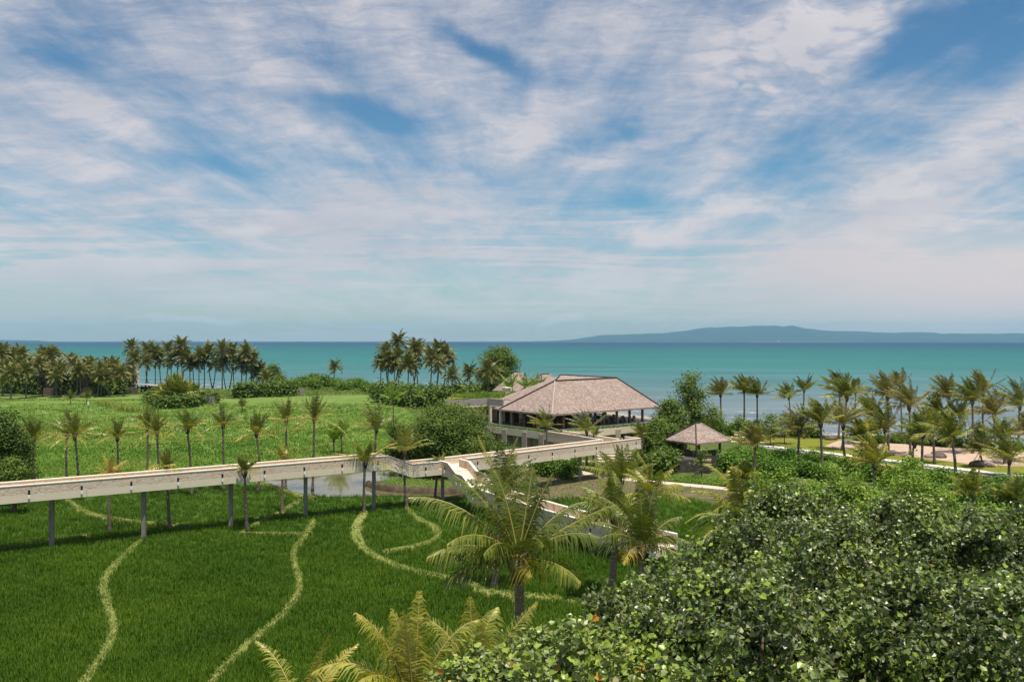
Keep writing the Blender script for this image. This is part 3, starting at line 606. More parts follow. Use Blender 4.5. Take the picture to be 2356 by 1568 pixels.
def build_walk():
    hw, th = 1.36, 0.22
    mb = MB(); sweep(mb, MAIN, -hw, hw, -1.47, -0.84); sweep(mb, LEG, -hw, hw, -1.50, -0.87)
    mb.build('deck_beam', M['cream'], walk)
    mb = MB(); n1 = 0.0
    near = [MAIN[:3] + [(*(JUN - WD * 0.9), 4.85)], [(*(JUN + (KEND - JUN) / np.linalg.norm(KEND - JUN) * 2.6), 4.85), MAIN[4]]]
    cop = MB()
    for p in near:
        sweep(mb, p, -hw, -hw + th, -0.84, -0.07); sweep(cop, p, -hw - .04, -hw + th + .04, -0.07, 0.0)
    kd = (KEND - JUN) / np.linalg.norm(KEND - JUN)
    far = [MAIN[0], MAIN[1], MAIN[2], MAIN[3], (*(KEND - kd * 5.0), 4.85)]
    sweep(mb, far, hw - th, hw, -0.84, -0.07); sweep(cop, far, hw - th - .04, hw + .04, -0.07, 0.0)
    kn = np.array((-kd[1], kd[0]))                                        # end wall of the far corner
    e = [(*(KEND + kd * -.12 - kn * hw * .8), 4.85), (*(KEND + kd * -.12 + kn * hw), 4.85)]
    sweep(mb, e, -.11, .11, -0.84, -0.07); sweep(cop, e, -.15, .15, -0.068, 0.003)
    ld = (LEG1 - LEG0) / np.linalg.norm(LEG1 - LEG0)
    lp = [(*(LEG0 + ld * 0.9), 4.83), LEG[1]]
    for sgn in (-1, 1):
        a, b = (hw - th, hw) if sgn > 0 else (-hw, -hw + th)
        sweep(mb, lp, a, b, -0.87, -0.07); sweep(cop, lp, a - .04, b + .04, -0.07, 0.0)
    mb.build('parapet', M['stone'], walk); cop.build('coping', M['coping'], walk)
    # staircase branch
    mb = MB(); cop = MB(); bm = MB()
    for o0, o1 in ((-hw, -hw + th), (hw - th, hw)):
        for pth in (ST, LOW):
            sweep(mb, pth, o0, o1, -0.84, -0.07); sweep(cop, pth, o0 - .04, o1 + .04, -0.07, 0.0)
            sweep(bm, pth, o0, o1, -1.6, -0.84)
    sweep(bm, LOW, -hw + th, hw - th, -1.5, -0.95); sweep(bm, ST[:2], -hw + th, hw - th, -1.5, -0.90)
    sweep(bm, ST[2:4], -hw + th, hw - th, -1.55, -0.93)
    bm.build('stair_beam', M['cream'], walk); mb.build('stair_parapet', M['stone'], walk); cop.build('stair_coping', M['coping'], walk)
    for a, b in ((ST[1], ST[2]), (ST[3], ST[4])):
        a = np.array(a); b = np.array(b); nst = 5
        for k in range(nst):
            p0 = a + (b - a) * k / nst; p1 = a + (b - a) * (k + 1) / nst; zt = a[2] - (a[2] - b[2]) * (k + .75) / nst
            s = MB(); sweep(s, [(p0[0], p0[1], zt), (p1[0], p1[1], zt)], -hw + th, hw - th, -1.5, -0.93)
            s.build('step', M['coping'], walk)
    # columns
    for X, Yb in ((119, 1262), (331, 1240), (531, 1215), (703, 1192), (860, 1175)):
        p = G(X, Yb); c = MB(); c.prism([(p[0] + a, p[1] + b) for a, b in ((-.165, -.165), (.165, -.165), (.165, .165), (-.165, .165))], -0.3, 4.46)
        c.build('column', M['concrete'], walk)
    for s, zt in ((-8.5, 4.44), (-16.5, 4.44), (-24.5, 4.44)):
        p = W0 + WD * s; c = MB(); c.box((p[0], p[1], 2.05), (.33, .33, 4.76)); c.build('column', M['concrete'], walk)
    for p in (JUN + np.array((.2, .1)), JUN + kd * 11.3, JUN + kd * 22.6, LEG0 + (LEG1 - LEG0) * .55):
        c = MB(); c.box((p[0], p[1], 1.53), (.35, .35, 3.66)); c.build('column', M['concrete'], walk)
    for i, s in ((1, .9), (2, .5)):
        p = np.array(LOW[i]); c = MB(); c.box((p[0], p[1], (p[2] - 1.5) / 2 - .15), (.45, .45, p[2] - 1.2)); c.build('column', M['concrete'], walk)
    # drain spouts: dark slot through the parapet foot with a white outlet below
    def spout(path, s, zrel=0.0):
        p, t = along(path, s); nrm = np.array((t[1], -t[0])); ang = math.atan2(t[1], t[0])
        q = p[:2] + nrm * (hw + .012); a = MB(); a.box((q[0], q[1], p[2] - .68), (.17, .05, .40), ang)
        o = a.build('drain_slot', M['dark'], walk)
        q = p[:2] + nrm * (hw + .05); b = MB(); b.box((q[0], q[1], p[2] - 1.03), (.17, .16, .30), ang); b.build('spout', M['white'], walk)
        q = p[:2] + nrm * (-hw + th - .012 + .0); q = p[:2] - nrm * (hw - th - .012); c = MB(); c.box((q[0], q[1], p[2] - .45), (.26, .05, .72), ang); c.build('pilaster', M['orangestone'], walk)
    for s_ in np.arange(6.2, plen(MAIN) - 1, 7.6):
        p, t = along(MAIN, s_); q = p[:2] + np.array((t[1], -t[0])) * (hw + .004); ang = math.atan2(t[1], t[0])
        a = MB(); a.box((q[0], q[1], p[2] - 1.155), (.035, .02, .60), ang); a.build('joint', M['kerb'], walk)
    L = plen(MAIN[:2]); s = L - 1.2
    while s > 3: spout(MAIN, s); s -= 4.0
    spout(MAIN, L + 4.4)
    L2 = plen(MAIN[:4])
    for s in np.arange(L2 + 4.2, plen(MAIN) - 1, 4.0): spout(MAIN, s)
    for s in (1.6, 4.5, 5.5, 8.2): spout(ST, s)
    for s in np.arange(2, plen(LOW) - 3, 4.0): spout(LOW, s)
M['orangestone'] = spotted('orange_stone', [(0.3, (.48, .27, .14)), (0.7, (.60, .38, .23))], 2.5, 5, 0.85)
build_walk()

# ------------------------------------------------------------------ restaurant, annex, far roofs, gazebo
T0 = np.array((5.96, 131.0)); UA = np.array((.772, .636)); VA = np.array((-.636, .772)); UANG = math.atan2(.636, .772)
def uv(u, v, z): p = T0 + UA * u + VA * v; return (p[0], p[1], z)
def uvp(u, v): p = T0 + UA * u + VA * v; return (p[0], p[1])
def ubox(mb, u0, u1, v0, v1, z0, z1, m=0): mb.prism([uvp(u0, v0), uvp(u1, v0), uvp(u1, v1), uvp(u0, v1)], z0, z1, m)
def planar_uv(me):
    co = np.zeros(len(me.vertices) * 3, np.float32); me.vertices.foreach_get('co', co); co = co.reshape(-1, 3)
    l = me.uv_layers.new(name='UVMap'); out = np.zeros((len(me.loops), 2), np.float32)
    for p in me.polygons:
        n = np.array(p.normal); h = np.cross((0, 0, 1), n); ln = np.linalg.norm(h); h = h / ln if ln > 1e-3 else np.array((1.0, 0, 0)); s = np.cross(n, h)
        for li in p.loop_indices:
            c = co[me.loops[li].vertex_index]; out[li] = (c @ h, c @ s)
    l.data.foreach_set('uv', out.ravel())
def roof_part(parent, verts, faces, eave, th=0.28, name='roof', mat='thatch'):
    """thick hipped roof: faces index verts (tri or quad), eave is the outline loop"""
    v = np.array(verts, float); n = len(v); lo = v.copy(); lo[:, 2] -= th
    tr = [f for f in faces if len(f) == 3]; qd = [f for f in faces if len(f) == 4]
    mb = MB(); e = len(eave)
    mb.add(np.vstack([v, lo]), tris=tr + [tuple(i + n for i in f[::-1]) for f in tr], quads=qd + [tuple(i + n for i in f[::-1]) for f in qd] + [(eave[k] + n, eave[(k + 1) % e] + n, eave[(k + 1) % e], eave[k]) for k in range(e)])
    o = mb.build(name, M[mat], parent); planar_uv(o.data); return o
def ridge_caps(parent, lines, r=0.13, mat='darkwood'):
    for a, b in lines:
        mb = MB(); mb.tube([np.array(a) + (0, 0, .06), np.array(b) + (0, 0, .06)], r, 6); mb.build('ridge_cap', M[mat], parent)
rest = empty('restaurant', (*T0, 0.0), 'open-sided restaurant under a big hipped shingle roof on a stone-pillared base', 'building')
def build_rest():
    E0, RR, LL = uv(2.1, 2.2, 6.7), uv(27.3, 2.2, 6.7), uv(2.1, 15.2, 6.7)
    Aa, Bb, Pk = uv(8.4, 8.5, 11.4), uv(23.0, 8.5, 11.5), uv(14.1, 13.3, 12.1)
    Lb, Rb, Pb = uv(5.0, 24, 6.7), uv(27.3, 24, 6.7), uv(21.5, 15.5, 11.4)
    V = [E0, RR, Rb, Lb, LL, Aa, Bb, Pk, Pb]
    roof_part(rest, V, [(0, 1, 6, 5), (4, 0, 5), (5, 6, 7), (6, 8, 7), (1, 2, 8, 6), (2, 3, 7, 8), (3, 4, 5, 7)], [0, 1, 2, 3, 4])
    ridge_caps(rest, [(Aa, Bb), (Aa, Pk), (Pk, Bb), (Bb, RR), (LL, Aa)], 0.14)
    ridge_caps(rest, [(E0, Aa)], 0.09, 'palewood')
    mb = MB(); ubox(mb, 0.0, 29, 0.0, 28, 3.0, 4.08); mb.build('terrace_slab', M['cream'], rest)
    mb = MB(); ubox(mb, 0.9, 28.9, 0.9, 27.9, 4.085, 4.2); mb.build('terrace_floor', M['floor'], rest)
    mb = MB(); ubox(mb, 3.2, 28.5, 3.2, 27.5, 0.0, 2.995); mb.build('lower_wall', M['cream'], rest)
    for v in (2.3, 6.3, 11.3, 15.4, 19.3):
        mb = MB(); ubox(mb, -0.12, 1.3, v - .55, v + .55, 0, 3.75 if v < 19 else 4.06); mb.build('pillar', M['pillar'], rest)
    for u in (3.6, 9.0, 14.4, 19.8, 25.0):
        mb = MB(); ubox(mb, u - .55, u + .55, -0.12, 1.3, 0, 3.75); mb.build('pillar', M['pillar'], rest)
    for v0, v1 in ((8.6, 10.6), (13, 14.4), (4.2, 5.4)):
        mb = MB(); ubox(mb, 3.12, 3.19, v0, v1, 0.0, 2.3); mb.build('door', M['dark'], rest)
    for u0, u1 in ((10.5, 13.4), (16, 19), (21, 24)):
        mb = MB(); ubox(mb, u0, u1, 3.12, 3.19, 0.4, 2.7); mb.build('window', M['dark'], rest)
    for u in (5.6, 8.6, 11.6, 14.6, 17.7, 20.8, 24.0):
        mb = MB(); ubox(mb, u - .16, u + .16, 3.24, 3.56, 4.2, 7.3); mb.build('column', M['wood'], rest)
    for v, w, mt in ((3.4, .16, 'wood'), (6.3, .16, 'wood'), (9.3, .34, 'darkwood'), (12.6, .16, 'wood')):
        mb = MB(); ubox(mb, 2.7 - w, 2.7 + w, v - w, v + w, 4.2, 7.0); mb.build('column', M[mt], rest)
    for v in (15.6, 18.4, 21.5):
        mb = MB(); ubox(mb, 2.5, 2.9, v - .2, v + .2, 4.2, 6.88); mb.build('column', M['cream'], rest)
    for u in (26.2, 20.8, 14.6):
        mb = MB(); ubox(mb, u - .16, u + .16, 21.8, 22.1, 4.2, 7.2); mb.build('column', M['wood'], rest)
    mb = MB(); ubox(mb, 6.5, 15.5, 11.5, 19, 4.2, 7.6); mb.build('kitchen_block', M['darkwood'], rest)
    mb = MB(); ubox(mb, 6.42, 6.48, 12.5, 14.5, 4.8, 6.6); mb.build('window', M['dark'], rest)
    mb = MB(); ubox(mb, 7.5, 12.5, 10.2, 11.0, 4.2, 5.3); mb.build('bar_counter', M['wood'], rest)
    mb = MB(); ubox(mb, 6.0, 6.3, 14.0, 24, 4.2, 6.88); mb.build('back_wall', M['cream'], rest)
    for v0, v1 in ((14.8, 16.4), (17.2, 18.4), (19.2, 20.6)):
        mb = MB(); ubox(mb, 5.92, 5.99, v0, v1, 4.25, 6.3); mb.build('window', M['dark'], rest)
    rng = np.random.default_rng(5); mb = MB()                                # creeping grass edge on the terrace rim
    for u0, u1, v0, v1, n in ((0.02, .85, .1, 19.5, 2300), (.9, 28.5, .02, .85, 3000)):
        pu = rng.uniform(u0, u1, n); pv = rng.uniform(v0, v1, n); P = T0 + UA * pu[:, None] + VA * pv[:, None]
        base = np.column_stack([P, np.full(n, 4.06)]); a = rng.uniform(0, 6.28, n); hh = rng.uniform(.12, .42, n)
        w = np.column_stack([np.cos(a) * .09, np.sin(a) * .09, np.zeros(n)]); tip = base + np.column_stack([rng.normal(0, .08, n), rng.normal(0, .08, n), hh])
        vv = np.stack([base - w, base + w, tip], 1).reshape(-1, 3)
        mb.add(vv, tris=np.arange(3 * n).reshape(-1, 3), tint=np.repeat(rng.uniform(.2, .9, n), 3))
    tag(mb.build('rim_planting', M['bright'], rest), kind='stuff')
M['palewood'] = spotted('pale_hip_boards', [(0.3, (.36, .30, .26)), (0.7, (.48, .41, .36))], 2.0, 5, 0.85)
build_rest()
annex = empty('annex', uv(-5.8, 19.6, 0), 'flat annex with a grass roof and weathered timber fascia beside the restaurant', 'building')
def build_annex():
    def band(mb, th, z0, z1):
        P = [uvp(2.97, 15.4), uvp(2.97, 19.6), uvp(-5.8, 19.6), uvp(4.5, 31.8), uvp(18, 33)]
        sweep(mb, [(*p, 0) for p in P], -th, 0.0, z0, z1)
    mb = MB()
    for poly in ([uvp(3.25, 15.6), uvp(4.9, 15.6), uvp(4.9, 24.3), uvp(3.25, 24.3)], [uvp(-5.3, 19.9), uvp(3.24, 19.9), uvp(3.24, 29.9)], [uvp(3.245, 24.3), uvp(18, 24.3), uvp(18, 32.7), uvp(4.7, 31.5), uvp(3.245, 29.8)]): mb.prism(poly, 6.95, 8.0)
    mb.build('roof_slab', M['cream'], annex)
    mb = MB(); band(mb, 0.26, 7.12, 8.25); mb.build('fascia', M['greywood'], annex)
    mb = MB(); band(mb, 0.34, 6.9, 7.115); mb.build('soffit_trim', M['coping'], annex)
    mb = MB()
    for u0, u1, v0, v1, sx, sy in ((3.27, 4.9, 15.8, 24.3, 2, 9), (-5.3, 3.25, 19.9, 30.0, 10, 14), (3.25, 18, 24.3, 32.2, 16, 10)):
        us = np.linspace(u0, u1, sx); vs = np.linspace(v0, v1, sy); U, Vv = np.meshgrid(us, vs); U = np.maximum(U, -5.3 + (Vv - 19.9) * .84) if u0 < 3.26 and u0 < 0 else U; rng = np.random.default_rng(2)
        P = T0 + UA * U.ravel()[:, None] + VA * Vv.ravel()[:, None]; z = 8.12 + .22 * np.sin(U.ravel() * .6) * np.sin(Vv.ravel() * .5) + rng.uniform(0, .12, U.size) + .1
        i = np.arange(sy - 1)[:, None]; j = np.arange(sx - 1)[None, :]
        mb.add(np.column_stack([P, z]), quads=np.stack([i * sx + j, i * sx + j + 1, (i + 1) * sx + j + 1, (i + 1) * sx + j], -1).reshape(-1, 4))
    g = mb.build('green_roof', M['lawn'], annex)
    rng = np.random.default_rng(8); n = 5200; pu = rng.uniform(-5.3, 17.5, n); pv = rng.uniform(20, 31.8, n); kk = pu > -5.2 + (pv - 19.9) * .84; pu, pv = pu[kk], pv[kk]; n = len(pu); P = T0 + UA * pu[:, None] + VA * pv[:, None]
    base = np.column_stack([P, np.full(n, 8.15)]); a = rng.uniform(0, 6.28, n); w = np.column_stack([np.cos(a) * .1, np.sin(a) * .1, np.zeros(n)])
    tip = base + np.column_stack([rng.normal(0, .1, n), rng.normal(0, .1, n), rng.uniform(.2, .6, n)])
    mb = MB(); mb.add(np.stack([base - w, base + w, tip], 1).reshape(-1, 3), tris=np.arange(3 * n).reshape(-1, 3), tint=np.repeat(rng.uniform(.2, 1, n), 3))
    tag(mb.build('roof_planting', M['bright'], annex), kind='stuff')
    mb = MB(); mb.prism([uvp(-4.5, 20.8), uvp(2.9, 20.8), uvp(2.9, 29.5)], 4.2, 6.94); mb.prism([uvp(-5.3, 19.9), uvp(-.01, 19.9), uvp(-.01, 26)], 0.0, 4.19); mb.build('wall', M['cream'], annex)
    mb = MB(); ubox(mb, -5.5, -0.02, 19.65, 19.88, 3.0, 4.3); mb.build('parapet', M['cream'], annex)
    for u in (-3.9, -1.6, .9):
        mb = MB(); ubox(mb, u - .45, u + .45, 20.72, 20.79, 4.25, 6.5); mb.build('window', M['dark'], annex)
    p = A(1164, 895, 160.0); mb = MB(); mb.box((p[0], p[1], 8.55), (.95, .95, 1.5), UANG); mb.build('chimney', M['cream'], annex)
    mb = MB(); mb.box((p[0], p[1], 9.42), (1.35, 1.35, .22), UANG); mb.build('chimney_cap', M['coping'], annex)
build_annex()
def hip_house(name, c, ang, L, W, rl, ze, zr, label, cat, posts=4, group=None, floor=0.0, mat='thatch', cap='darkwood', wall=None):
    o = empty(name, (c[0], c[1], floor), label, cat, group); ca, sa = math.cos(ang), math.sin(ang)
    def P(a, b, z): return (c[0] + a * ca - b * sa, c[1] + a * sa + b * ca, z)
    V = [P(-L / 2, -W / 2, ze), P(L / 2, -W / 2, ze), P(L / 2, W / 2, ze), P(-L / 2, W / 2, ze), P(-rl / 2, 0, zr), P(rl / 2, 0, zr)]
    roof_part(o, V, [(0, 1, 5, 4), (1, 2, 5), (2, 3, 4, 5), (3, 0, 4)], [0, 1, 2, 3], 0.22, mat=mat)
    ridge_caps(o, [(V[0], V[4]), (V[2], V[5]), (V[3], V[4]), (V[4], V[5])], 0.09, cap); ridge_caps(o, [(V[1], V[5])], 0.08, 'palewood' if mat == 'thatch' else cap)
    il, iw = L / 2 - L * .17, W / 2 - W * .17
    if posts:
        for a in np.linspace(-il, il, posts // 2):
            for b in (-iw, iw):
                p = P(a, b, 0); mb = MB(); mb.box((p[0], p[1], (floor + ze) / 2 + .25), (.28, .28, ze - floor + .3), ang); mb.build('post', M['wood'], o)
    if wall:
        mb = MB(); mb.prism([P(-il, -iw, 0)[:2], P(il, -iw, 0)[:2], P(il, iw, 0)[:2], P(-il, iw, 0)[:2]], floor - .2, ze + .3); mb.build('wall', M[wall], o)
    return o, P
for X, Yr, d, L, W, rl, txt in ((1190, 856, 192, 8.5, 7, 2, 'thatched villa roof between the trees, half hidden behind palms left of the restaurant roof'), (1255, 860, 182, 9, 7.5, 2.2, 'thatched villa roof directly behind the restaurant roof')):
    p = A(X, Yr, d); hip_house('thatched_villa', p, UANG, L, W, rl, p[2] - 4.0, p[2], txt, 'villa', 4, 'thatched villas behind the restaurant', wall='cream')
def gazebo():
    gf = 1.5; c = G(1616, 1040, gf); c = np.array((26.8, 125.3))
    o, P = hip_house('gazebo', c, UANG - .10, 7.0, 6.2, 0.9, 3.75, 6.15, 'small thatched gazebo with a dark stone wall beside the beach lawn', 'gazebo', 4, floor=gf)
    mb = MB(); mb.prism([P(a, b, 0)[:2] for a, b in ((-2.6, -2.3), (2.6, -2.3), (2.6, 2.3), (-2.6, 2.3))], -0.1, gf); mb.build('platform', M['darkstone'], o)
    mb = MB()
    for a0, a1, b0, b1 in ((-2.6, 1.3, -2.62, -2.32), (-2.92, -2.62, -2.62, 2.0)): mb.prism([P(a, b, 0)[:2] for a, b in ((a0, b0), (a1, b0), (a1, b1), (a0, b1))], 0.0, gf + 1.05)
    mb.build('low_wall', M['darkstone'], o)
    mb = MB(); mb.prism([P(a, b, 0)[:2] for a, b in ((-1.6, -.2), (1.8, -.2), (1.8, 1.8), (-1.6, 1.8))], gf + .005, gf + .45); mb.build('daybed', M['coping'], o)
    q = G(1588, 1083); e = empty('stone_planter', q, 'dark stone planter with rough steps below the gazebo', 'planter')
    def Q(a, b): return (q[0] + a * .8 + b * -.6, q[1] + a * .6 + b * .8)
    mb = MB(); mb.prism([Q(-2.6, 0), Q(-.1, -1.4), Q(2.8, 1.4), Q(1.2, 3.4), Q(-1.5, 2.6)], 0, 1.75); mb.build('wall', M['darkstone'], e)
    mb = MB(); mb.prism([Q(.1, -3.3), Q(2.0, -2.2), Q(1.3, -1.1), Q(-.6, -2.0)], 0, 1.0); mb.build('block', M['darkstone'], e)
    mb = MB(); mb.prism([Q(2.2, -1.8), Q(4.2, -.2), Q(3.2, .9), Q(1.5, -.7)], 0, 1.3); mb.build('block', M['darkstone'], e)
    mb = MB(); mb.prism([Q(.1, -3.3), Q(2.0, -2.2), Q(1.3, -1.1), Q(-.6, -2.0)], 1.003, 1.09); mb.prism([Q(2.2, -1.8), Q(4.2, -.2), Q(3.2, .9), Q(1.5, -.7)], 1.303, 1.39); mb.build('slab', M['soilslab'], e)
    for k in range(4):
        mb = MB(); mb.prism([Q(-.75 - .4 * k, -2.05 - .12 * k), Q(-.35 - .4 * k, -2.6 - .12 * k), Q(.0 - .4 * k, -2.4 - .1 * k), Q(-.42 - .4 * k, -1.85 - .1 * k)], 0, .8 - .2 * k + .003 * k); mb.build('step', M['darkstone'], e)
    w = G(1547, 1042); mb = MB(); mb.box((w[0], w[1], 1.25), (1.25, .5, 2.6), -.1); tag(mb.build('stone_pier', M['pillar'], origin=(w[0], w[1], 0)), 'pale stone pier standing left of the gazebo', 'pier')
    for k in range(3):
        pass
    e = empty('garden_steps', G(1722, 1018), 'broad pale garden steps between the gazebo and the lawn', 'steps')
    for k in range(4):
        a = G(1700 + 6 * k, 1017 - 4.0 * k); mb = MB(); mb.box((a[0] + 1.0, a[1], .06 + .10 * k), (6.5, .8, .14), -.25); mb.build('step', M['coping'], e)
    e = empty('garden_steps', G(1425, 1056), 'broad pale steps under the walkway corner', 'steps')
    for k in range(4):
        a = G(1418 - 2 * k, 1062 - 4.5 * k); mb = MB(); mb.box((a[0], a[1], .08 + .13 * k), (5.5, 1.2, .16), .1); mb.build('step', M['path'], e)
M['soilslab'] = spotted('brown_slab', [(0.3, (.24, .17, .125)), (0.7, (.34, .25, .19))], 1.0, 5, 0.9)
gazebo()

# restaurant furniture
def make_table():
    e = empty('dining_table', uv(0, 0, 4.2), '', 'table'); p = e.location
    mb = MB(); mb.box((p[0], p[1], 4.93), (1.3, .85, .06), UANG); mb.build('table_top', M['wood'], e)
    for a in (-.55, .55):
        for b in (-.34, .34):
            q = T0 + UA * a + VA * b; mb = MB(); mb.box((q[0], q[1], 4.55), (.07, .07, .70), UANG); mb.build('leg', M['wood'], e)
    return e
def make_chair():
    e = empty('dining_chair', uv(0, 0, 4.2), '', 'chair'); p = e.location
    mb = MB(); mb.box((p[0], p[1], 4.66), (.48, .48, .07), UANG); mb.build('seat', M['wood'], e)
    q = T0 + VA * .22; mb = MB(); mb.box((q[0], q[1], 4.98), (.48, .05, .42), UANG); mb.build('backrest', M['wood'], e)
    for a in (-.2, .2):
        for b in (-.2, .2):
            q = T0 + UA * a + VA * b; mb = MB(); mb.box((q[0], q[1], 4.415), (.06, .06, .43), UANG); mb.build('leg', M['wood'], e)
    return e
tb, ch = make_table(), make_chair(); first = [True, True]
def put(src, k, u, v, rz, label, group):
    o = src if first[k] else copy_tree(src); first[k] = False
    o.location = uv(u, v, 4.2); o.rotation_euler = (0, 0, rz); o['label'] = label; o['group'] = group
for i, (u, v) in enumerate(((4.4, 7.6), (4.4, 11.0), (6.9, 4.7), (9.9, 4.7), (12.9, 4.7), (16.0, 4.9), (19.2, 4.9), (22.2, 4.9), (17.8, 9.0), (21.5, 9.0), (23.5, 13))):
    put(tb, 0, u, v, 0, 'brown wooden dining table on the restaurant terrace under the roof', 'tables on the restaurant terrace')
    for du, dv, rz in ((-.3, .85, 0), (.3, -.85, math.pi), (-1.05, 0, math.pi / 2), (1.05, 0, -math.pi / 2)):
        put(ch, 1, u + du, v + dv, rz, 'brown wooden dining chair drawn up to a terrace table', 'chairs on the restaurant terrace')

# boulders
def boulder(X, Y, r, mat, label, seed, sq=.6):
    rng = np.random.default_rng(seed); p = G(X, Y); r *= .78; import bmesh
    bm = bmesh.new(); bmesh.ops.create_icosphere(bm, subdivisions=3, radius=1.0)
    k = rng.normal(0, 1, (5, 3)); ph = rng.uniform(0, 6, 5)
    for v in bm.verts:
        c = np.array(v.co); f = 1 + .16 * sum(math.sin(c @ k[i] * 1.8 + ph[i]) for i in range(5)) / 2
        v.co = (c[0] * r * f * 1.2, c[1] * r * f, c[2] * r * f * sq + r * sq * .45)
    me = bpy.data.meshes.new('boulder'); bm.to_mesh(me); bm.free(); me.materials.append(M[mat]); me.polygons.foreach_set('use_smooth', [True] * len(me.polygons))
    o = bpy.data.objects.new('boulder', me); C.objects.link(o); o.location = (p[0], p[1], p[2]); o.rotation_euler = (0, 0, rng.uniform(0, 6)); tag(o, label, 'boulder', 'boulders by the beach')
for a in ((2160, 1052, 1.25, 'rock', 'dark boulder on the sand, leaning on a paler one', 1), (2139, 1053, .95, 'palerock', 'pale low boulder beside the dark boulder on the sand', 2), (2247, 1073, 1.0, 'rock', 'brown boulder at the lawn edge under a staked tree', 3, .75), (2276, 1073, .95, 'palerock', 'grey boulder right of the brown one by the staked tree', 4, .8),
          (1912, 1011, 1.2, 'rock', 'dark boulder by the hedge at the left end of the sand', 5), (1776, 1004, 1.2, 'rock', 'upright brown boulder on the lawn, left one of a pair', 6, .9), (1794, 1004, 1.2, 'rock', 'round boulder on the lawn, right one of a pair', 7, .75), (1954, 1020, 1.0, 'palerock', 'pale flat boulder on the left part of the sand', 8, .5)): boulder(*a)

# buildings, walls and a post beyond the far rice fields
def far_village():
    p = A(165, 850, 300); e, _ = hip_house('village_house', p, .15, 22, 15, 9, 6.5, 12.3, 'village house with a wide grey-green hipped roof behind palms', 'house', 0, mat='roofgreen', cap='sheet', wall='greywood')
    p = A(105, 845, 330); hip_house('village_house', p, .15, 14, 12, 4, 7.5, 12.8, 'smaller grey-green roofed house left of the wide one', 'house', 0, mat='roofgreen', cap='sheet', wall='cream')
    p = A(303, 850, 345); e = empty('beach_house', (p[0], p[1], 0), 'narrow two storey beach house with a grey top between palms', 'house')
    mb = MB(); mb.box((p[0], p[1], 4.5), (4.2, 5, 9)); mb.build('wall', M['coping'], e); mb = MB(); mb.box((p[0], p[1], 9.25), (5, 5.8, .5)); mb.box((p[0], p[1], 10.2), (3.4, 4, 1.4)); mb.build('roof', M['concrete'], e)
    for z in (2.2, 6.2):
        mb = MB(); mb.box((p[0] + .5, p[1] - 2.51, z), (1.3, .06, 2.2)); mb.build('window', M['dark'], e)
    q = G(100, 908); r = G(315, 906); mb = MB(); sweep(mb, [(q[0], q[1], 0), (r[0], r[1], 0)], -.2, .2, -.1, 2.4); o = mb.build('brick_wall', M['oldwall'], origin=(q[0], q[1], 0)); tag(o, 'long weathered brick wall at the back edge of the rice fields', 'wall')
    q = G(545, 913); r = G(700, 908); mb = MB(); sweep(mb, [(q[0], q[1], 0), (r[0], r[1], 0)], -.2, .2, -.1, 2.2); o = mb.build('concrete_wall', M['concrete'], origin=(q[0], q[1], 0)); tag(o, 'low grey concrete wall under the tall coconut grove', 'wall')
    p = G(345, 905); e = empty('roadside_shack', p, 'open shack with a pale sagging sheet roof by the wall end', 'shack')
    for a in (-3.5, 0, 3.5):
        for b in (-1.5, 1.5):
            mb = MB(); mb.box((p[0] + a, p[1] + b, 1.4), (.16, .16, 2.8)); mb.build('post', M['darkwood'], e)
    mb = MB(); sweep(mb, [(p[0] - 4.6, p[1], 3.35), (p[0] - 1, p[1], 3.2), (p[0] + 2, p[1], 2.85), (p[0] + 5, p[1], 2.75)], -2.1, 2.1, -.1, .02); mb.build('roof', M['sheet'], e)
    mb = MB(); mb.box((p[0] - .5, p[1] + 1.2, 1.2), (6.5, .12, 2.4)); mb.build('back_wall', M['darkwood'], e)
    p = G(483, 933); e = empty('pump_hut', p, 'small grey roofless concrete hut at the field edge', 'hut')
    for a, b, sx, sy in ((-.9, 0, .3, 2), (.9, 0, .3, 2), (0, .9, 1.5, .2)):
        mb = MB(); mb.box((p[0] + a, p[1] + b, 1.25), (sx, sy, 2.6)); mb.build('wall', M['concrete'], e)
    p = G(446, 921); e = empty('canopy', p, 'low red cloth canopy beside the big palm clump', 'canopy')
    mb = MB(); mb.box((p[0], p[1], 1.7), (3.2, 1.6, .1), .1); mb.build('cloth', M['redsheet'], e)
    for a in (-1.3, 1.3):
        mb = MB(); mb.box((p[0] + a, p[1], .8), (.1, .1, 1.7)); mb.build('post', M['darkwood'], e)
    p = G(203, 938); e = empty('field_marker', p, 'tiny white marker standing in the far rice field', 'marker')
    mb = MB(); mb.tube([(p[0], p[1], 0), (p[0], p[1], 1.0)], .05, 6); mb.build('stake', M['darkwood'], e); mb = MB(); mb.box((p[0], p[1], 1.25), (.38, .2, .9), 0); mb.build('flag', M['white'], e)
    q = G(68, 903); r = G(128, 895); mb = MB(); sweep(mb, [(q[0], q[1], .9), (r[0], r[1], 2.6)], -1.2, 1.2, -.1, .05); o = mb.build('lean_to_roof', M['concrete'], origin=(q[0], q[1], 0)); tag(o, 'low grey lean-to roof sloping at the left end of the brick wall', 'roof')
far_village()

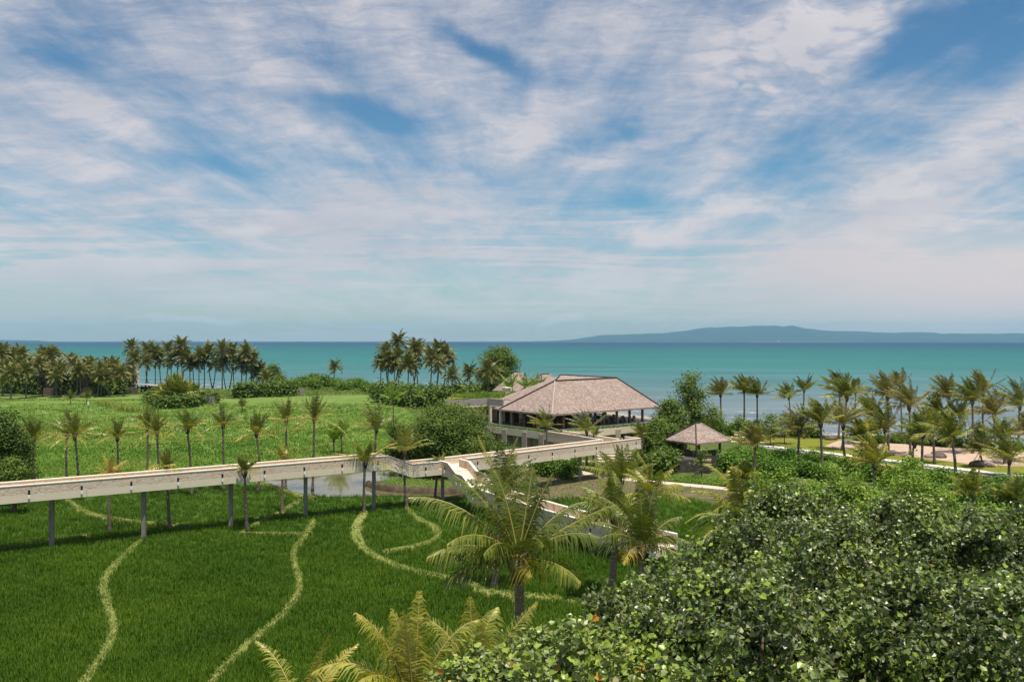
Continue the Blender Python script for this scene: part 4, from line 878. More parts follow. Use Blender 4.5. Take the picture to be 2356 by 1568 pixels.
# ------------------------------------------------------------------ vegetation builders
def nrm(v): return v / (np.linalg.norm(v, axis=-1, keepdims=True) + 1e-9)
def frond(mb, rng, p0, az, el, L, droop, wind, N, ll, lw, tint, sag=.5, rach=.03, narrow=1.0, segs=9):
    """one feather frond: curved rachis plus two rows of drooping leaflets"""
    d = np.array((math.cos(el) * math.cos(az), math.cos(el) * math.sin(az), math.sin(el))); pts = [np.array(p0, float)]
    for i in range(segs):
        t = (i + .5) / segs
        d = d + (np.array((0, 0, -1.0)) * droop * (.35 + 1.3 * t) + wind * (.4 + 1.2 * t)) / segs; d = d / np.linalg.norm(d)
        pts.append(pts[-1] + d * L / segs)
    pts = np.array(pts)
    mb.tube(pts, np.linspace(rach, rach * .25, len(pts)), 4, m=1, tint=tint + .12, cap=False)
    t = np.linspace(.13, .995, N) + rng.uniform(-.3, .3, N) / N; t = np.clip(t, .1, 1.0)
    k = np.clip((t * segs).astype(int), 0, segs - 1); f = (t * segs - k)[:, None]
    P = pts[k] * (1 - f) + pts[k + 1] * f; T = nrm(pts[k + 1] - pts[k])
    up = np.array((0, 0, 1.0)); S = np.cross(T, up); ln = np.linalg.norm(S, axis=1, keepdims=True)
    S = np.where(ln > .25, S / (ln + 1e-9), np.array((math.sin(az), -math.cos(az), 0.0))); S = nrm(S - T * np.sum(S * T, 1, keepdims=True))
    Nn = np.cross(S, T)
    prof = ll * (np.sin(np.pi * np.clip(.10 + .86 * t, 0, 1)) ** .7) * (0.35 + .65 * np.sin(np.pi * np.clip(.2 + .7 * t, 0, 1)))
    for sgn in (-1, 1):
        ln_ = prof * rng.uniform(.72, 1.15, N) * np.where(rng.random(N) < .06, .35, 1); fw = (.25 + .75 * t)[:, None] + rng.normal(0, .13, (N, 1))
        D = nrm(S * sgn * narrow + T * fw + Nn * (.22 + rng.normal(0, .12, (N, 1))) + wind * .25)
        g = np.array((0, 0, -1.0))
        M1 = P + D * (ln_ * .5)[:, None] + g * (sag * .16 * ln_)[:, None]
        E = P + D * (ln_ * .9)[:, None] + (g * sag * .75 + wind * .22) * ln_[:, None] * rng.uniform(.7, 1.2, (N, 1))
        w = (T * (lw / 2) * rng.uniform(.8, 1.2, (N, 1)) + Nn * lw * .15)
        v = np.stack([P - w * .7, P + w * .7, M1 + w, M1 - w, E], 1).reshape(-1, 3)
        o = np.arange(N)[:, None] * 5
        tt = np.clip(tint + rng.normal(0, .07, N) + np.where(t > .9, .06, 0), 0, 1)
        mb.add(v, tris=np.hstack([o + 3, o + 2, o + 4]), quads=np.hstack([o, o + 1, o + 2, o + 3]), m=0, tint=np.repeat(tt, 5))
    return pts
def trunk_pts(a, b, bow, n=14):
    a, b = np.array(a, float), np.array(b, float); t = np.linspace(0, 1, n)[:, None]
    return a + (b - a) * t + np.array(bow) * (np.sin(np.pi * t) * (1 - .3 * t))
def palm_trunk(mb, pts, r0, r1):
    n = len(pts); t = np.linspace(0, 1, n); r = r0 + (r1 - r0) * t + r0 * .5 * np.exp(-t * 14) ; r = r * (1 + .05 * np.where(np.arange(n) % 2, 1, -1))
    mb.tube(pts, r, 9)
def palm(name, base, node, label, group, style, L, n, seed, r=.16, cat='palm', tint=.42, N=24, lw=.075, ll=None, parts=False, wind=(0, 0, 0), mat='palm', yellow=.15, bow=None, boot=True, fronds=None, sag=(.35, .8)):
    rng = np.random.default_rng(seed); base = np.array(base, float); node = np.array(node, float); wind = np.array(wind, float)
    e = empty(name, base, label, cat, group)
    pts = trunk_pts(base - (0, 0, .15), node, bow if bow is not None else (rng.normal(0, .12), rng.normal(0, .12), 0), 22 if parts else 14)
    tm = MB(); palm_trunk(tm, pts, r, r * .72)
    tm.build('trunk', M['trunk'], e, smooth=True)
    ll = ll or L * .26; fr = []
    for i in range(n):
        az = i * 2.39996 + rng.normal(0, .22); u = (i + .5) / n; yl = 0.0
        if style == 'up':                                          # transplanted: most fronds tied upright, a few loose ones
            if i < n * .62: el, dr, l, nar = R(rng.uniform(36, 86)), rng.uniform(.1, .7), L * rng.uniform(.7, 1.0), .85
            else: el, dr, l, nar = R(rng.uniform(-5, 42)), rng.uniform(.5, 1.2), L * rng.uniform(.85, 1.35), .9; yl = rng.uniform(.12, .38)
        elif style == 'coco': el, dr, l, nar = R(82 - 118 * u ** .9 + rng.normal(0, 6)), rng.uniform(.7, 1.15), L * rng.uniform(.85, 1.05), 1.0; yl = .22 * max(0, u - .55) * 2
        elif style == 'wind': el, dr, l, nar = R(87 - 82 * u ** 1.15 + rng.normal(0, 8)), rng.uniform(.25, .75), L * rng.uniform(.8, 1.1), .9; yl = rng.uniform(0, .3) * u
        elif style == 'fan': el, dr, l, nar = R(80 - 62 * u + rng.normal(0, 6)), rng.uniform(.35, .8), L * rng.uniform(.8, 1.1), 1.0; yl = rng.uniform(0, yellow)
        else: el, dr, l, nar = R(84 - 82 * u ** .85 + rng.normal(0, 6)), rng.uniform(.7, 1.25), L * rng.uniform(.85, 1.08), 1.0; yl = rng.uniform(0, yellow) + .1 * u
        fr.append((az, el, l, dr, nar, min(tint + yl + rng.normal(0, .05), .95)))
    if fronds: fr = [(R(a), R(b), c, d, 1.0, min(max(tint + t_ + rng.normal(0, .03), 0), .95)) for a, b, c, d, t_ in fronds]
    mb = MB()
    for az, el, l, dr, nar, tn in fr:
        if parts: mb = MB()
        frond(mb, rng, node + (0, 0, -.05), az, el, l, dr, wind, N, ll, lw, tn, rng.uniform(*sag), max(.022, r * .16), nar)
        if parts: mb.build('frond', [M[mat], M['rachis']], e)
    if boot:
        b = MB(); k = r * 1.25
        for j in range(7):
            a = j * .9 + rng.uniform(0, .5); q = np.array((math.cos(a), math.sin(a), 0)); b.tube([node - (0, 0, k * 3.2) + q * r * .6, node - (0, 0, k * 1.2) + q * k * 1.1, node + (0, 0, k * 1.4) + q * k * 1.5], [r * .35, r * .30, r * .12], 5, tint=.5)
        b.build('frond_bases', M['bark'], e, smooth=True)
    if not parts: mb.build('crown', [M[mat], M['rachis']], e)
    return e

LEAF_HEART = (np.array([(0, .05, 0), (-.40, -.06, .06), (-.46, .45, .09), (0, 1.02, -.14), (.46, .45, .09), (.40, -.06, .06)], np.float32),
              [(0, 2, 1), (0, 3, 2), (0, 4, 3), (0, 5, 4)])
LEAF_OVAL = (np.array([(0, 0, 0), (-.28, .45, .06), (0, 1, -.12), (.28, .45, .06)], np.float32), [(0, 3, 1), (1, 3, 2)])
def leaves(mb, rng, P, Nrm, size, shape=LEAF_OVAL, tint=.5, tvar=.12, m=0):
    """place leaves at points P with blade normals Nrm"""
    n = len(P); v0, f0 = shape; f0 = np.array(f0)
    r = nrm(rng.normal(0, 1, (n, 3))); X = nrm(np.cross(Nrm, r)); Y = np.cross(Nrm, X); s = (size * rng.uniform(.65, 1.25, n))[:, None, None]
    v = (v0[None, :, 0:1] * X[:, None, :] + v0[None, :, 1:2] * Y[:, None, :] + v0[None, :, 2:3] * Nrm[:, None, :]) * s + P[:, None, :]
    k = len(v0); f = f0[None] + (np.arange(n) * k)[:, None, None]
    tt = np.clip((tint if np.ndim(tint) else np.full(n, tint)) + rng.normal(0, tvar, n), 0, 1.0)
    mb.add(v.reshape(-1, 3), tris=f.reshape(-1, 3), tint=np.repeat(tt, k), m=m)
def clump_points(rng, c, r, ncl, per, spread, thick=.35):
    """leaf clusters scattered through the outer shell of an ellipsoid; returns points and outward directions"""
    d = nrm(rng.normal(0, 1, (ncl, 3))); rad = 1 - thick * np.abs(rng.normal(0, .8, ncl)); rad = np.clip(rad, .15, 1.1)
    lump = 1 + .13 * np.sin(d @ np.array((3.1, 2.2, 4.0)) * 1.7 + rng.uniform(0, 6)) + .10 * np.sin(d @ np.array((-4.3, 5.1, 1.0)) * 1.5 + rng.uniform(0, 6))
    cc = np.array(c) + d * np.array(r) * (rad * lump)[:, None]
    P = np.repeat(cc, per, 0) + rng.normal(0, spread, (ncl * per, 3)) * np.array((1, 1, .75))
    return P, np.repeat(d, per, 0)
def broad_tree(name, base, clumps, leaf, label, seed, cat='tree', group=None, mat='broad', per=9, dens=5.0, tint=.5, tr=.22, shape=LEAF_OVAL, up=.8, spread=None, thick=.35, trunks=1, orange=0.0, limbs=True, sub=0):
    rng = np.random.default_rng(seed); base = np.array(base, float); e = empty(name, base, label, cat, group)
    mb = MB(); b = MB(); cs = np.array([c[:3] for c in clumps], float); mid = cs.mean(0)
    fork = base + (mid - base) * .5; fork[2] = base[2] + (cs[:, 2].min() - base[2]) * .75
    for k in range(trunks):
        off = np.array((rng.normal(0, tr * 1.5), rng.normal(0, tr * 1.5), 0)) if trunks > 1 else np.zeros(3)
        b.tube(trunk_pts(base + off - (0, 0, .2), fork, (rng.normal(0, .2), rng.normal(0, .2), 0), 8), np.linspace(tr, tr * .65, 8), 8)
    leafy = []
    for c in clumps:
        if not sub: leafy.append(c); continue
        r0 = np.array(c[3:6])
        for j in range(sub):
            d = nrm(rng.normal(0, 1, 3) * (1, 1, .8) + (0, 0, .35)); f = rng.uniform(.20, .40); leafy.append((*(np.array(c[:3]) + d * r0 * rng.uniform(.5, 1.12)), *(r0.mean() * f * np.array((1, 1, rng.uniform(.7, 1.25))))))
        leafy.append((*c[:3], *(r0 * .50)))
        for j in range(sub // 2 + 1):
            d = nrm(rng.normal(0, 1, 3) * (1, 1, .4) + (0, 0, 1.0)); q = rng.uniform(.13, .2) * r0.mean() / 1.5
            leafy.append((*(np.array(c[:3]) + d * r0 * 1.02 + (0, 0, q * 1.2)), q, q, q * rng.uniform(1.8, 3.0)))
    for c in clumps:
        ce = np.array(c[:3], float); r = np.array(c[3:6] if len(c) >= 6 else (c[3],) * 3, float); mr = r.mean()
        if limbs:
            b.tube(trunk_pts(fork, ce, rng.normal(0, .12 * mr, 3), 7), np.linspace(tr * .6, tr * .14, 7), 6)
            for j in range(7):
                d = nrm(rng.normal(0, 1, 3) + (0, 0, .5)); b.tube(trunk_pts(ce - d * r * .1, ce + d * r * .92, rng.normal(0, .06 * mr, 3), 5), np.linspace(tr * .2, tr * .05, 5), 5)
    for c in leafy:
        ce = np.array(c[:3], float); r = np.array(c[3:6], float)
        area = 4 * math.pi * ((r[0] * r[1]) ** 1.6 / 3 + 2 * (r[0] * r[2]) ** 1.6 / 3) ** (1 / 1.6)
        ncl = max(8, int(area * dens / (leaf * leaf * .55 * per)))
        P, D = clump_points(rng, ce, r, ncl, per, spread or leaf * 1.1, thick)
        N = nrm(D * .7 + rng.normal(0, .62, P.shape) + np.array((0, 0, up)))
        th = np.clip(tint + (rng.normal(0, .06) if sub else 0) + np.repeat(rng.normal(0, .13, ncl), per) + .06 * D[:, 2], 0, .76)
        if orange: th = np.where(rng.random(len(P)) < orange, 1.0, th)
        if mat == 'big': fl = rng.random(len(N)) < .08; N[fl] = nrm(N[fl] * (1, 1, -1) + rng.normal(0, .3, (fl.sum(), 3)))
        leaves(mb, rng, P, N, leaf, shape, th, .12 if sub else .05)
    b.build('trunk', M['bark'], e, smooth=True); mb.build('crown', M[mat], e)
    return e
def shrub_mesh(seed, lumps, leaf, mat, tint=.5, per=8, dens=3.5, up=.9):
    rng = np.random.default_rng(seed); mb = MB()
    for c in lumps:
        r = np.array(c[3:6]); area = 4 * math.pi * r.mean() ** 2 * .7; ncl = max(6, int(area * dens / (leaf * leaf * .55 * per)))
        P, D = clump_points(rng, c[:3], r, ncl, per, leaf * 1.1, .3); k = P[:, 2] > -.05; P, D = P[k], D[k]
        N = nrm(D * .7 + rng.normal(0, .6, P.shape) + np.array((0, 0, up)))
        leaves(mb, rng, P, N, leaf, LEAF_OVAL, np.clip(tint + rng.normal(0, .12, len(P)), 0, 1), .05)
    return mb.mesh('shrub', M[mat])
def stems_mesh(seed, n, h, r=.05):
    rng = np.random.default_rng(seed); mb = MB()
    for i in range(n):
        a = rng.uniform(0, 6.28); mb.tube([(0, 0, -.1), (math.cos(a) * h * .3, math.sin(a) * h * .3, h * .5), (math.cos(a) * h * .5, math.sin(a) * h * .5, h * .85)], [r, r * .7, r * .3], 5)
    return mb.mesh('stem', M['bark'])
def place_shrub(mesh, stem, p, s, label, group, seed, name='shrub', cat='shrub', sz=None):
    rng = random.Random(seed); e = empty(name, p, label, cat, group); e.scale = (s, s, sz or s); e.rotation_euler = (0, 0, rng.uniform(0, 6.28))
    for nm, me in (('foliage', mesh), ('stem', stem)):
        o = bpy.data.objects.new(nm, me); C.objects.link(o); o.parent = e
    return e
def lumpset(seed, n, w, h):
    rng = np.random.default_rng(seed); out = []
    for i in range(n):
        a = rng.uniform(0, 6.28); q = rng.uniform(0, w * .6) if i else 0; r = rng.uniform(.34, .55) * w
        out.append((math.cos(a) * q, math.sin(a) * q, h * rng.uniform(.35, .6), r, r, h * rng.uniform(.42, .6)))
    return out

# ------------------------------------------------------------------ rice
def blades(mb, rng, P, hgt, wid, nb, tint, lean=.35, spread=.12):
    n = len(P); B = np.repeat(P, nb, 0) + np.column_stack([rng.normal(0, spread, n * nb), rng.normal(0, spread, n * nb), np.zeros(n * nb)])
    a = rng.uniform(0, 6.28, n * nb); h = np.repeat(hgt if np.ndim(hgt) else np.full(n, hgt), nb) * rng.uniform(.6, 1.15, n * nb)
    out = np.column_stack([np.cos(a), np.sin(a), np.zeros(n * nb)]); side = np.column_stack([-np.sin(a), np.cos(a), np.zeros(n * nb)]) * (wid / 2)
    l = rng.uniform(.2, 1, n * nb) * lean
    M1 = B + out * (h * l * .35)[:, None] + np.array((0, 0, 1)) * (h * .62)[:, None]; E = B + out * (h * l)[:, None] + np.array((0, 0, 1)) * h[:, None]
    v = np.stack([B - side, B + side, M1 + side * .8, M1 - side * .8, E], 1).reshape(-1, 3); o = np.arange(n * nb)[:, None] * 5
    mb.add(v, tris=np.hstack([o + 3, o + 2, o + 4]), quads=np.hstack([o, o + 1, o + 2, o + 3]), tint=np.repeat(np.clip(np.repeat(tint, nb) + rng.normal(0, .08, n * nb), 0, 1), 5))
def patchy(px, py, s=1.0):
    return .5 + .22 * np.sin(px * .31 * s + 1.3 * np.sin(py * .17 * s)) * np.sin(py * .23 * s + px * .07 * s) + .14 * np.sin(px * .9 * s + py * .5 * s) * np.sin(py * 1.1 * s)
def rice():
    rng = np.random.default_rng(21); n = 62000
    Y = 1 / rng.uniform(1 / 108.0, 1 / 43.0, n); X = rng.uniform(-.64, .26, n) * Y
    k = inside(X, Y, PADDY) & ~inside(X, Y, POND); X, Y = X[k], Y[k]
    dmin = np.full(len(X), 9.0)
    for b in BANKS: dmin = np.minimum(dmin, dist_line(X, Y, [tuple(q) for q in b[:, :2]]) - np.interp(0, [0], [1]) * b[:, 2].mean() * .55)
    k = dmin > 0.02; X, Y = X[k], Y[k]; tint = np.clip(patchy(X, Y) * .6 + .16, .05, .9)
    mb = MB(); blades(mb, rng, np.column_stack([X, Y, np.zeros(len(X))]), .46, .036, 9, tint, .5, .17)
    tag(mb.build('rice_crop', M['rice']), 'dense dark green young rice covering the near paddies', 'rice', kind='stuff')
    n = 42000; Y = 1 / rng.uniform(1 / 250.0, 1 / 88.0, n); X = rng.uniform(-.72, -.06, n) * Y
    k = inside(X, Y, FAR); X, Y = X[k], Y[k]; mb = MB(); tint = np.clip((patchy(X, Y, .35) - .5) * 1.1 + .45 + .12 * np.sin(Y * .21 + .4 * np.sin(X * .05)), 0, 1)
    blades(mb, rng, np.column_stack([X, Y, np.full(len(X), .02)]), .42, .10, 5, tint, .5, .35)
    tag(mb.build('rice_crop', M['rice_far']), 'lighter green rice covering the fields beyond the walkway', 'rice', kind='stuff')
    mb = MB()
    for b in BANKS:
        L = np.linalg.norm(np.diff(b[:, :2], axis=0), axis=1).sum(); m = int(L * 42); i = rng.uniform(0, len(b) - 1.001, m); j = i.astype(int); f = (i - j)[:, None]
        p = b[j] * (1 - f) + b[j + 1] * f; q = rng.uniform(-.5, .5, m) + np.sign(rng.normal(0, 1, m)) * .12; a = rng.uniform(0, 6.28, m)
        P = np.column_stack([p[:, 0] + np.cos(a) * q * p[:, 2], p[:, 1] + np.sin(a) * q * p[:, 2], .26 * np.cos(q * 2.2)])
        blades(mb, rng, P, .2, .05, 3, np.clip(rng.normal(.34, .2, m), 0, 1), .9, .1)
    tag(mb.build('bank_grass', M['bund']), 'short pale grass growing along the winding paddy banks', 'grass', kind='stuff')
    mb = MB()
    for b in FBANKS:
        L = np.linalg.norm(np.diff(b[:, :2], axis=0), axis=1).sum(); m = int(L * 14); i = rng.uniform(0, len(b) - 1.001, m); j = i.astype(int); f = (i - j)[:, None]
        p = b[j] * (1 - f) + b[j + 1] * f; q = rng.uniform(-.6, .6, (m, 2)) * p[:, 2:3]
        blades(mb, rng, np.column_stack([p[:, :2] + q, np.full(m, .3)]), .6, .12, 3, np.clip(rng.normal(.80, .2, m), 0, 1), .6, .25)
    b = np.array([(*G(237, 930)[:2], 2.2), (*G(270, 936)[:2], 2.4), (*G(313, 949)[:2], 2.6)]); m = 900; f = rng.random(m); p = b[0] + (b[2] - b[0]) * f[:, None]; q = rng.normal(0, .8, (m, 2))
    blades(mb, rng, np.column_stack([p[:, :2] + q, np.zeros(m)]), 1.6, .12, 4, np.clip(rng.normal(.9, .15, m), 0, 1), .5, .3)
    tag(mb.build('bank_grass', M['rice_far']), 'taller pale grass on the banks of the far fields', 'grass', kind='stuff')
rice()
sheet('soil', gpoly([(1128, 1084), (1250, 1074), (1380, 1092), (1520, 1108), (1650, 1122), (1760, 1140), (1640, 1150), (1500, 1136), (1250, 1151), (1128, 1146)]), 0.028, M['garden'], 'brown garden soil with weeds around the pinkish footpath', 'ground')
def cover():
    """low ground cover and undergrowth nobody could count"""
    rng = np.random.default_rng(31)
    def scatter(poly, n, z, leaf, mat, label, hmax, tint=.55, name='ground_cover'):
        p = np.array(poly); lo, hi = p.min(0), p.max(0); X = rng.uniform(lo[0], hi[0], n * 3); Y = rng.uniform(lo[1], hi[1], n * 3)
        k = inside(X, Y, poly); X, Y = X[k][:n], Y[k][:n]; g = patchy(X, Y, 2.0); Z = z + ground_z(X, Y) + hmax * np.clip(g, .1, 1) * rng.uniform(.3, 1, len(X))
        mb = MB(); leaves(mb, rng, np.column_stack([X, Y, Z]), nrm(rng.normal(0, .55, (len(X), 3)) + (0, 0, 1)), leaf, LEAF_OVAL, np.clip(tint + (g - .5) * .5, 0, 1), .12)
        return tag(mb.build(name, M[mat]), label, 'plants', kind='stuff')
    scatter(gpoly([(1470, 1096), (1600, 1098), (1760, 1112), (1900, 1118), (1980, 1150), (1900, 1146), (1760, 1128), (1520, 1106)]), 9000, .05, .24, 'bright', 'low bright green ground cover between the footpath and the shrubs', .5, .6)
    scatter(gpoly([(1130, 1085), (1250, 1085), (1380, 1105), (1520, 1114), (1650, 1126), (1740, 1140), (1500, 1132), (1250, 1148), (1130, 1143)]), 2400, .02, .22, 'broad', 'patchy brownish weeds around the pale footpath', .3, .55)
    scatter(gpoly([(870, 1080), (1000, 1075), (1160, 1085), (1160, 1128), (1000, 1130), (880, 1122)]), 4200, .02, .2, 'rice_far', 'grassy spit beside the pond', .25, .5, 'grass')
    scatter(gpoly([(1040, 1030), (1330, 1050), (1450, 1068), (1420, 1084), (1200, 1064), (1040, 1062)]), 4200, .02, .25, 'broad', 'weeds at the foot of the restaurant', .4, .5)
    scatter(gpoly([(330, 916), (560, 912), (640, 914), (840, 908), (900, 921), (960, 955), (1010, 950), (1010, 925), (1060, 915), (1060, 905), (860, 893), (770, 884), (640, 893), (540, 897), (330, 902)]), 15000, .0, .55, 'broad', 'mixed undergrowth along the shore behind the rice fields', 1.1, .62, 'undergrowth')
    scatter(gpoly([(-300, 906), (60, 906), (110, 904), (330, 900), (330, 880), (0, 872), (-300, 868)]), 9000, .0, .6, 'broad', 'undergrowth beneath the palms on the far left', 1.0, .5, 'undergrowth')
    scatter(gpoly([(1500, 1010), (1640, 985), (1760, 983), (1880, 998), (1990, 1006), (2140, 1016), (2360, 1027), (2700, 1040), (2700, 1056), (2356, 1036), (2140, 1023), (1990, 1014), (1890, 1006), (1760, 991), (1650, 1000)]), 8000, .0, .3, 'bright', 'low green creepers on the beach crest', .7, .45)
cover()

# ------------------------------------------------------------------ planting: palms
ORD = ['leftmost', 'second', 'third', 'fourth', 'fifth', 'sixth', 'seventh', 'eighth', 'ninth', 'tenth', 'eleventh', 'twelfth']
WR = (-.9, -.1, 0.0)                                         # sea breeze from the right
# row of transplanted palms behind the walkway: (base X, depth, node X, node Y, L)
for i, (bx, d, nx, ny, L, n, txt) in enumerate((
    (80, 101, 77, 1008, 2.6, 17, 'young palm at far left of the walkway row, a pale frond thrown to its left'),
    (158, 104, 154, 998, 2.8, 17, 'young palm on the left of the close pair behind the walkway'),
    (179, 99, 172, 1000, 2.6, 17, 'young palm on the right of the close pair behind the walkway'),
    (271, 102, 270, 1004, 2.1, 11, 'sparse young palm standing alone right of the close pair'),
    (337, 106, 339, 978, 2.4, 13, 'tall thin young palm just left of a bushier one behind the walkway'),
    (366, 103, 361, 992, 2.5, 17, 'bushy young palm with cream fronds beside the tall thin one'),
    (441, 101, 431, 986, 2.4, 16, 'leaning young palm with dark upright fronds and few loose ones'),
    (516, 104, 513, 976, 2.4, 15, 'young palm with two long yellow fronds to its right, middle of the row'),
    (592, 103, 590, 995, 2.5, 17, 'bushy young palm left of the wide arching one behind the walkway'),
    (656, 104, 658, 966, 2.9, 14, 'young palm with wide arching fronds behind the walkway'),
    (719, 104, 723, 962, 2.9, 16, 'rightmost tall palm of the walkway row with one big arched frond'))):
    palm('young_palm', gz(bx, d), A(nx, ny, d), txt, 'young palms in the row behind the walkway', 'up', L * 1.25, n + 10, 100 + i, .15, tint=.52, wind=(-.12 if i % 2 else .1, 0, 0), yellow=.4, lw=.085, N=20, ll=.62)
for i, (bx, d, nx, ny, st, L, n, tn, txt, grp) in enumerate((
    (569, 81.6, 563, 1082, 'up', 2.1, 15, .45, 'slim palm rising in front of the walkway with a ragged crown', None),
    (391, 82.6, 384, 1072, 'up', 2.1, 16, .50, 'palm whose crown pokes above the walkway near its left third', None),
    (253, 81.6, 254, 1092, 'fan', 2.0, 9, .80, 'small yellow crowned palm peeping over the walkway', None),
    (650, 90, 652, 1060, 'fan', 2.2, 8, .70, 'yellowish palm with spread fronds behind the walkway above the pond', None),
    (838, 90, 840, 1062, 'up', 3.0, 17, .58, 'yellow green palm in front of the walkway, leaning upright by the pond', None),
    (937, 93, 931, 1038, 'fan', 3.3, 16, .55, 'fresh green palm with arching fronds in front of the lower walkway', None),
    (1000, 97, 1009, 1068, 'wind', 1.6, 9, .45, 'small drooping palm beside the walkway junction', None),
    (863, 108, 866, 985, 'wind', 3.9, 20, .46, 'tall wind-tossed palm behind the walkway above the pond', None),
    (1111, 139, 1110, 953, 'up', 2.6, 13, .48, 'slim palm in front of the left end of the restaurant', None),
    (1256, 126, 1256, 980, 'wind', 3.3, 17, .50, 'slender palm in front of the thatched roof corner', None),
    (1350, 124, 1350, 990, 'wind', 3.6, 20, .50, 'fuller palm in front of the middle of the restaurant roof', None),
    (1368, 123, 1369, 1000, 'up', 1.8, 9, .42, 'thin dark palm directly right of the fuller restaurant palm', None),
    (1476, 125, 1474, 1000, 'wind', 2.6, 17, .52, 'palm with a pale crown right of the walkway corner', None))):
    palm('slim_palm', gz(bx, d), A(nx, ny, d), txt, None, st, L, n, 140 + i, .16, tint=tn, wind=(-.55, 0, 0) if st == 'wind' else (.1, 0, 0), yellow=.2, lw=.085, N=24)
# low leafy palms beside the pond
for i, (X, d, ny, L, txt) in enumerate(((768, 138, 1010, 3.2, 'pair-stemmed leafy young palm on the far bank of the pond'), (785, 137, 1000, 3.0, 'taller leafy young palm right on the far bank of the pond'), (900, 128, 1000, 3.0, 'leafy green young palm between the wind-tossed palm and the round tree'), (1172, 172, 892, 3.6, 'leafy palm in front of the left thatched villa'), (1208, 170, 890, 3.8, 'leafy palm between the two thatched villas'), (1238, 168, 896, 3.2, 'leafy palm in front of the right thatched villa'), (905, 165, 918, 3.2, 'light green young palm at the right end of the far rice field'))):
    palm('leafy_palm', gz(X, d), A(X, ny, d), txt, None, 'fan', L, 12, 170 + i, .14, tint=.62, lw=.16, N=16, ll=.9, mat='bright')
# foreground coconut palms: every frond a part
MAINF = [(172, 50, 5.7, .95, .02), (156, 62, 4.7, .70, .0), (120, 72, 4.0, .5, .02), (62, 68, 4.2, .55, -.03), (8, 34, 4.9, .35, .06), (-15, 40, 4.0, 1.0, -.02), (-165, 30, 4.2, 1.0, .03), (-140, 46, 4.2, 1.2, .05),
         (-115, 46, 3.4, 1.3, .0), (-65, 50, 3.4, 1.3, -.04), (30, 48, 4.3, .9, -.05), (-172, 6, 3.4, .9, .0), (-35, 12, 3.4, .8, .1), (60, 30, 4.0, .8, -.04), (165, 20, 4.2, .8, -.03), (-75, 20, 2.6, .9, .25), (190, 70, 4.2, .7, .0), (20, 70, 4.0, .7, .0)]
palm('coconut_palm', gz(1180, 38), A(1192, 1282, 38), 'large coconut palm in the middle foreground with long swept fronds', 'foreground coconut palms', 'fg', 4.9, 19, 201, .27, tint=.48, N=66, lw=.062, ll=1.35, parts=True, wind=(-.12, -.05, 0), fronds=MAINF, sag=(.8, 1.4))
palm('coconut_palm', gz(1135, 63), A(1150, 1125, 63), 'coconut palm behind the big one with tall yellow upright fronds', 'foreground coconut palms', 'fan', 4.2, 15, 202, .24, tint=.48, N=48, lw=.065, ll=1.05, parts=True, wind=(.05, 0, 0), sag=(.7, 1.3),
     fronds=[(160, 68, 4.2, .3, .28), (35, 72, 4.0, .35, .25), (100, 84, 3.6, .3, .0), (10, 56, 3.6, .8, .0), (-30, 50, 3.6, 1.0, .03), (175, 34, 2.8, .9, -.05), (-160, 26, 2.7, 1.0, -.05), (-60, 40, 3.4, 1.1, .05), (20, 30, 3.2, .9, .05), (140, 44, 2.8, .9, 0), (-20, 16, 3.0, .9, .1), (-90, 24, 2.7, 1.0, .0), (60, 60, 3.4, .7, .0)])
palm('coconut_palm', gz(1409, 60), A(1418, 1188, 60), 'dark coconut palm standing before the lower walkway, right of the big one', 'foreground coconut palms', 'fg', 3.6, 18, 203, .26, tint=.45, N=50, lw=.070, ll=1.2, parts=True, wind=(-.2, 0, 0), yellow=.18, sag=(.8, 1.4))
palm('coconut_palm', gz(1454, 53), A(1480, 1255, 53), 'coconut palm with a dead brown frond, touching the round-leaved trees', 'foreground coconut palms', 'fan', 4.2, 15, 204, .24, tint=.45, N=54, lw=.065, ll=1.2, parts=True, wind=(-.05, 0, 0), sag=(.7, 1.3),
     fronds=[(150, 62, 4.2, 1.0, .05), (175, 45, 3.6, .9, .0), (95, 80, 4.0, .4, -.05), (50, 72, 3.8, .6, -.05), (20, 50, 3.2, .9, .0), (0, 30, 3.0, 1.0, .05), (-150, 40, 3.4, 1.0, .0), (-120, 20, 3.2, 1.1, .42), (-60, 40, 3.2, 1.0, .0), (-95, 60, 3.6, .9, .0), (-30, 10, 3.0, .8, .05), (120, 50, 3.6, .8, -.05), (165, 15, 3.4, .8, .05), (70, 40, 3.4, .8, .0), (200, 70, 3.6, .7, .0)])
palm('coconut_palm', gz(1425, 84), A(1428, 1100, 84), 'pale coconut palm farther back beside the pinkish footpath', 'foreground coconut palms', 'fan', 4.0, 20, 205, .22, tint=.56, N=34, lw=.08, ll=1.05, parts=True, wind=(-.2, 0, 0), yellow=.15, sag=(.7, 1.3))
palm('coconut_palm', gz(1510, 80), A(1500, 1135, 80), 'fresh green coconut palm beside the end of the pinkish footpath', 'foreground coconut palms', 'fg', 3.8, 18, 210, .22, tint=.56, N=34, lw=.08, ll=1.05, parts=True, wind=(-.1, 0, 0), yellow=.12, sag=(.7, 1.3))
palm('coconut_palm', gz(1700, 46), A(1704, 1192, 46), 'coconut palm half hidden behind the round-leaved tree top, fronds to the left', 'foreground coconut palms', 'fg', 3.4, 15, 206, .22, tint=.55, N=40, lw=.08, ll=1.0, parts=True, wind=(-.5, 0, 0), yellow=.15)
